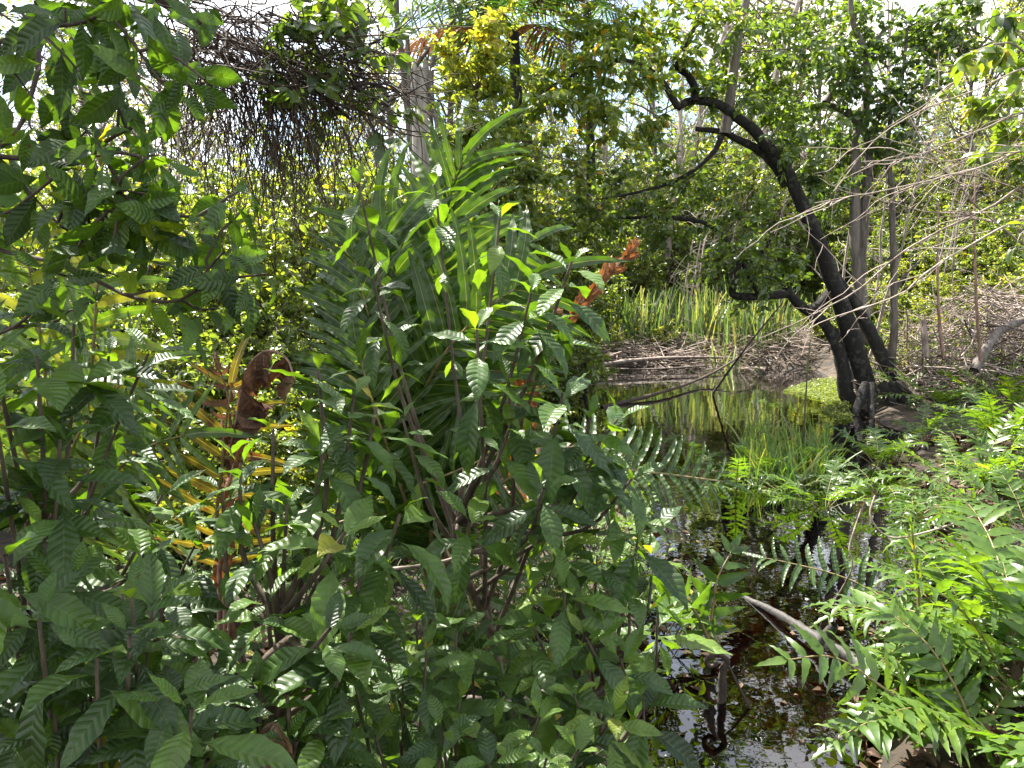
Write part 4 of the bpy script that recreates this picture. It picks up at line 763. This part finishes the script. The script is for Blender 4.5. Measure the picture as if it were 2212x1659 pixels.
# overhanging wild coffee tree at the upper left (trunk beside the camera, boughs in the picture)
ov = thing('overhanging_tree', (-1.9, .9, Z(-1.9, .9)), 'dark overhanging tree whose boughs and drooping leaves fill the upper left corner', 'tree')
sb = MB(); lb = MB(); tk = smoothline([(-1.9, .9, 0), (-1.85, .95, 1.0), (-1.7, 1.1, 2.2), (-1.5, 1.3, 3.4)], 20); tube(sb, tk, .06, .03, 9, rough=.06)
BR = [([(-260, 300, 1.5), (0, 338, 1.45), (77, 340, 1.4), (150, 337, 1.4), (217, 313, 1.38), (260, 287, 1.36), (300, 270, 1.35)], 8, 4), ([(77, 340, 1.4), (110, 362, 1.36), (170, 395, 1.34), (260, 420, 1.32), (310, 445, 1.3), (360, 465, 1.3), (425, 468, 1.3)], 6, 3),
      ([(-200, 480, 1.5), (0, 540, 1.45), (110, 565, 1.4), (160, 583, 1.38), (227, 616, 1.35), (277, 640, 1.33), (333, 651, 1.32), (383, 650, 1.3), (417, 633, 1.3), (450, 600, 1.3)], 7, 3), ([(83, 110, 1.5), (84, 140, 1.48), (80, 160, 1.45), (60, 227, 1.43), (40, 277, 1.4), (0, 317, 1.4), (-120, 380, 1.5)], 6, 3),
      ([(-200, 120, 1.5), (0, 90, 1.45), (90, 60, 1.4), (170, 50, 1.35), (230, 20, 1.3), (300, -60, 1.3)], 7, 3), ([(-150, 500, 1.5), (0, 465, 1.4), (60, 430, 1.38), (110, 390, 1.36)], 5, 3), ([(-100, 760, 1.5), (40, 700, 1.4), (90, 640, 1.38), (110, 590, 1.38)], 5, 3),
      ([(230, 20, 1.3), (300, 110, 1.28), (350, 180, 1.26), (380, 200, 1.25)], 4, 2), ([(260, 420, 1.32), (262, 385, 1.3), (300, 350, 1.3), (305, 335, 1.3)], 4, 2), ([(243, 455, 1.3), (245, 430, 1.3), (250, 460, 1.29), (285, 470, 1.28)], 3, 2), ([(50, 400, 1.4), (150, 500, 1.35), (220, 470, 1.33), (215, 510, 1.3)], 3, 2)]
for pts, a, b_ in BR:
    s = smoothline([P(*q) for q in pts], 24); tube(sb, s, a/2*1.35/FPX*2, b_/2*1.35/FPX*2, 7, rough=.05)
    n = int(len(pts)*.85)
    for k in range(n):
        i = rng.integers(4, 24); s0 = s[min(i, 23)]; T_ = nrm(s[min(i+1, 23)]-s[max(i-1, 0)])
        tw = wander(s0, T_*.5 + rng.normal(size=3)*np.array([.8, .5, .7]), U(.05, .16), 5, .2, -.02); tube(sb, tw, .003, .0018, 5)
        whorl(lb, tw[-1], nrm(tw[-1]-tw[-2]) + np.array([0, 0, .15]), .105, int(rng.integers(2, 4)), .03, .2 if rng.random() < .75 else .5, .7, .75)
    whorl(lb, s[-1], nrm(s[-1]-s[-3]) + np.array([0, 0, .2]), .11, 4, .03, .3)
for k in range(13):
    px, py = U(-60, 400), U(-60, 190); 
    if px > 260 and py > 130: continue
    tip = P(px, py, U(1.2, 1.7)); tw = wander(tip + np.array([-.08, 0, .1]), [.5, 0, -.6], .13, 5, .15); tube(sb, tw, .003, .0018, 5); whorl(lb, tw[-1], [.3, -.2, .2], .11, int(rng.integers(2, 5)), .035, .2, .8, .9)
# its upper crown, above the picture, that shades the shrubs below
for k in range(64):
    c = np.array([U(-4.0, -.85), U(1.4, 4.6), 0]); c[2] = .34*c[1] + 1.75 + U(.15, 1.2)
    if k % 2 == 0:
        br = smoothline([tk[rng.integers(12, 20)], (tk[-1]+c)/2 + np.array([0, 0, .5]), c], 9); tube(sb, br, .012, .004, 5)
    for q in range(6):
        tw = wander(c, rng.normal(size=3)*[1, 1, .4], U(.2, .5), 5, .2); tube(sb, tw, .004, .002, 4); twig_leaves(lb, tw, 9, .15, COFFEE[:4], .3, .1)
sb.build('branch', M['darkstem'], ov); lb.build('foliage', M['coffee'], ov)

# ------------------------------------------------------------------ hanging tangle of dead vines
HD = 4.6
hv = thing('vine_tangle', P(520, 120, HD), 'dark hanging tangle of dead vines and twigs below the upper left canopy', 'vine'); sb = MB(); lb = MB()
top = smoothline([P(230, -60, HD), P(380, 20, HD), P(500, 90, HD), P(620, 130, HD), P(730, 170, HD), P(840, 230, HD)], 40); tube(sb, top, .03, .012, 7, rough=.1)
tube(sb, smoothline([P(330, -80, HD), P(420, 60, HD), P(500, 130, HD), P(640, 170, HD), P(760, 260, HD)], 20), .022, .008, 6)
for k in range(380):
    px = rng.normal(540, 115) if k % 3 else U(350, 830); ymax = 0
    py = U(0, 190) - max(0, 430-px)*.3; Ln = U(.15, .55)*(1.5 if U(0, 1) < .25 else 1)
    s = wander(P(px, py, HD+U(-.3, .3)), [U(-.4, .7), U(-.3, .3), -U(.1, 1.2)], Ln, 9, .22, -.1); tube(sb, s, U(.0025, .006), .0018, 4, r=U(0, 1))
for k in range(300):
    px = rng.normal(590, 100); py = U(140, 310); s = wander(P(px, py, HD+U(-.3, .3)), [U(-.4, .4), 0, -1], U(.25, .95), 11, .2, -.12); tube(sb, s, U(.002, .0045), .0015, 4, r=U(0, 1))
for k in range(170):
    px, py = U(330, 830), 0; py = U(-30, 140) + max(0, px-450)*.35; s = wander(P(px, py, HD+U(-.4, .4)), [1, U(-.4, .4), U(-.7, .25)], U(.3, .8), 8, .2, -.02); tube(sb, s, U(.003, .007), .002, 4, r=U(0, 1))
for k in range(240):
    px, py = U(-60, 420), U(30, 300); s = wander(P(px, py, HD+U(-.5, .8)), [1, U(-.3, .3), U(-.6, .6)], U(.4, 1.0), 9, .16); tube(sb, s, U(.0015, .0035), .001, 3, r=U(.4, 1))
for k in range(42):
    px = U(620, 840); py = U(-20, 250) + max(0, px-700)*.35; s = wander(P(px, py, HD+U(-.4, .3)), rng.normal(size=3)*[1, .6, .6], U(.1, .25), 5, .2); tube(sb, s, .004, .002, 4); twig_leaves(lb, s, 9, .12, ELL, .3, .2)
for k in range(16):
    px = U(640, 820); py = U(-30, 120); s = wander(P(px, py, HD+U(-.2, .6)), rng.normal(size=3)*[1, .6, .6], U(.1, .25), 5, .2); twig_leaves(lb, s, 8, .1, ELL, .55, .2)
sb.build('strands', M['vine'], hv); lb.build('foliage', M['treeleaf'], hv)

# ------------------------------------------------------------------ bare twiggy bush reaching in from the right
bt = thing('bare_bush', np.array([4.6, 5.6, Z(4.6, 5.6)]), 'bare grey-twigged bush reaching in from the right edge with a few green leaves', 'shrub'); sb = MB(); lb = MB()
root = np.array([4.4, 5.5, .2])
for pts, a in [([(2230, 400), (2130, 460), (2010, 510), (1930, 560), (1830, 640), (1640, 730)], 9), ([(2230, 470), (2120, 520), (2000, 590), (1940, 640), (1800, 690), (1740, 720)], 8), ([(2240, 330), (2120, 370), (2000, 400), (1880, 420), (1760, 440)], 8), ([(2240, 240), (2100, 290), (2000, 330), (1930, 350), (1860, 355)], 8),
               ([(2240, 140), (2120, 190), (2010, 230), (1900, 300), (1800, 420)], 6), ([(2240, 560), (2120, 470), (2060, 400), (2000, 360), (1920, 340)], 7), ([(2240, 300), (2170, 330), (2100, 350), (1980, 330)], 5), ([(2240, 60), (2150, 120), (2060, 190), (1980, 260)], 5), ([(2240, 420), (2150, 380), (2040, 370), (1960, 400), (1850, 470)], 6)]:
    D = U(5.0, 6.2); s = smoothline([root, P(pts[0][0]+120, pts[0][1]+60, D)] + [P(x, y, D + U(-.1, .1)) for x, y in pts], 34); s[:, 2] += np.cumsum(rng.normal(size=34))*.006; tube(sb, s, a/2*D/FPX*1.1, .003, 6, r=U(.3, 1))
    for k in range(13):
        i = rng.integers(10, 33); T_ = nrm(s[i+1]-s[i-1]); tw = wander(s[i], T_ + rng.normal(size=3)*[.3, .3, .55], U(.2, .8), 8, .16, .0); tube(sb, tw, .0045, .0015, 4, r=U(.3, 1))
        for q in range(2): t2 = wander(tw[rng.integers(3, 8)], rng.normal(size=3), U(.08, .25), 4, .2); tube(sb, t2, .0025, .001, 3, r=U(.3, 1))
        if i < 22 and rng.random() < .6: twig_leaves(lb, tw, 5, .13, ELL, .6, .15)
sb.build('twigs', M['twig'], bt); lb.build('foliage', M['treeleaf'], bt)
# its green leaves at the right edge: another bush
blob_thing('leafy_bush', 'bush with large pale green leaves at the upper right edge', 'shrub', (2330, 900), 5.6, [(2300, 500), (2260, 250), (2230, 100)], [(2060, 200, 30, .7), (2080, 120, 30, .7), (2150, 150, 40, .6), (2190, 60, 45, .4), (2110, 250, 35, .6), (2180, 260, 45, .6), (2120, 330, 40, .65), (2200, 350, 40, .6), (2150, 20, 40, .4)], .6, .13, ELL, M['treeleaf'], M['twig'], .5, 12, 5, 7)
for i, (x, y0, y1, w_, l) in enumerate([(2030, 640, 770, 9, 'bare brown sapling stem left of the brush pile limb'), (2110, 560, 780, 8, 'bare brown sapling stem in front of the brush pile')]):
    beam(l, [P(x+8, y1, 8.6), P(x, (y0+y1)/2, 8.6), P(x-5, y0-60, 8.7), P(x-2, y0-200, 8.8)], .02, .008, 'sapling_stem', 'reddead', 'bare sapling stems by the brush pile')

# ------------------------------------------------------------------ water's edge details
lg = [Gz(1605, 1290, -.01), Gz(1680, 1325, .03), Gz(1760, 1375, .05), Gz(1830, 1415, .05), Gz(1900, 1465, .05)]
tb = MB(); s = smoothline(lg, 24); tube(tb, s, np.linspace(.014, .03, 24)*U(.9, 1.1, 24), k=10, rough=.1, seed=4); tube(tb, [s[15], s[15]+[.03, -.04, .1]], .035, .02, 6)
tag(tb.build('sunken_log', M['log'], origin=s[12]), 'grey weathered log lying half sunk in the black water', 'log')
tb = MB(); b0 = Gz(1550, 1540, -.05); tip = P(1550, 1450, b0[1]); tube(tb, smoothline([b0, (b0+tip)/2+[.02, 0, 0], tip+[0.02, 0, 0], tip+[.035, -.01, .05], tip+[-.01, -.02, .085], tip+[-.05, -.01, .05], tip+[-.03, 0, .02], tip+[0, 0, .035]], 30), .02, .008, 8, rough=.12)
st_ = tag(tb.build('curled_stump', M['darkstem'], origin=b0), 'dark stub with a curled brown tip standing in the black water', 'stump')
beam('thin twig leaning in the water beside the curled stub', [Gz(1620, 1530, 0), P(1580, 1450, b0[1]), P(1540, 1360, b0[1]+.1)], .006, .003, 'water_twig', 'darkstem', 'thin twigs around the black water')
beam('pale crooked twig arching over the dark right shore', [P(2120, 1110, 3.7), P(2000, 1150, 3.7), P(1920, 1160, 3.7), P(1880, 1115, 3.75), P(1890, 1070, 3.8)], .006, .004, 'water_twig', 'twig', 'thin twigs around the black water')
beam('thin pale twig rising from the water left of the pale fern', [Gz(1790, 1320, 0), P(1840, 1230, 3.6), P(1835, 1180, 3.6), P(1860, 1100, 3.7)], .005, .003, 'water_twig', 'twig', 'thin twigs around the black water')
beam('thin dark straight stem standing in the pond behind the island', [Gz(1730, 1000, 0), P(1738, 900, 6.9), P(1745, 790, 6.9), P(1755, 700, 6.9)], .01, .006, 'water_twig', 'stem', 'thin twigs around the black water')
beam('bare branch curving across the lower left to the forked stem', [P(310, 1485, 1.35), P(400, 1500, 1.33), P(480, 1510, 1.32), P(530, 1530, 1.34), P(570, 1575, 1.36)], .006, .009, 'bent_branch', 'coffeewood', 'dead branches in the foreground')
beam('pale dead stick lying over the litter at the bottom centre', [P(930, 1530, 2.0), P(1010, 1510, 2.0), P(1100, 1520, 2.02), P(1190, 1490, 2.05)], .011, .009, 'dead_stick', 'twig', 'dead branches in the foreground')
beam('grey stick lying left of the pale one over the litter', [P(830, 1590, 1.8), P(950, 1560, 1.85), P(1040, 1560, 1.9), P(1140, 1575, 1.95)], .013, .010, 'dead_stick', 'coffeewood', 'dead branches in the foreground')
beam('thin twig slanting across the gap below the fern heart', [P(815, 1232, 1.9), P(920, 1220, 1.9), P(1000, 1200, 1.92), P(1085, 1165, 1.95)], .005, .003, 'dead_stick', 'twig', 'dead branches in the foreground')
tb = MB(); c = P(592, 1565, 1.15)
scatter(tb, DRY, np.repeat(c[None], 5, 0) + rng.normal(size=(5, 3))*.008, np.array([[-.25, -.2, -1], [0, -.3, -1], [.2, -.2, -1], [-.45, -.1, -.9], [.1, .1, -1]]), [0, -1, .2], np.array([.09, .08, .085, .07, .07]), U(.85, 1, 5))
tag(tb.build('dry_leaf_bundle', M['deadgrey'] if False else M['litter'], origin=c), 'dry tan leaf bundle hanging on the forked stem at the bottom left', 'dry leaves')
def litter(n, px0, px1, D0, D1, L, mat, z=None, name='leaf_litter', zr=.05):
    D = U(D0, D1, n); x = (U(px0, px1, n)-1106)/FPX*D; zz = np.maximum(hgt(x, D), -.4) + U(.0, zr, n); lb = MB()
    scatter(lb, DRY, np.c_[x, D, zz], np.c_[rng.normal(size=(n, 2)), rng.normal(size=n)*.25], nrm(np.c_[rng.normal(size=(n, 2))*.4, np.ones(n)]), U(L*.6, L*1.3, n), U(0, 1, n))
    tag(lb.build(name, mat), None, None, kind='stuff')
litter(900, -300, 1500, 1.2, 6.5, .13, M['litter']); litter(700, 1850, 2500, 2.2, 8, .12, M['litter']); litter(900, 1350, 2150, 1.8, 6.5, .10, M['litter'], name='sunken_leaves', zr=.02)
n_ = 420; q_ = np.c_[U(.6, 5, 4000), U(2.2, 13, 4000)]; q_ = q_[(pond_sd(q_[:, 0], q_[:, 1]) < 0) & (pond_sd(q_[:, 0], q_[:, 1]) > -.45*U(0, 1, 4000)**2 - .02)][:n_]; lb = MB()
scatter(lb, ELLS, np.c_[q_, np.full(len(q_), .006)], np.c_[rng.normal(size=(len(q_), 2)), np.zeros(len(q_))], [0, 0, 1], U(.03, .08, len(q_)), U(.2, 1, len(q_)))
tag(lb.build('floating_leaves', M['litter']), None, None, kind='stuff')
litter(160, 840, 1260, 1.75, 2.3, .16, M['litter'], zr=.22)
gp = np.vstack([[*G(x, y)[:2], -.01] for x, y in [(U(1600, 1790), U(955, 1050)) for _ in range(420)]])
grassy('island_grass', gp, (.12, .42), M['grass'], kind='stuff', rr=(.1, .75), wr=2.2, lean=.35)
litter(300, 1440, 1960, 5.0, 6.6, .12, M['litter'], zr=.18, name='leaf_litter')
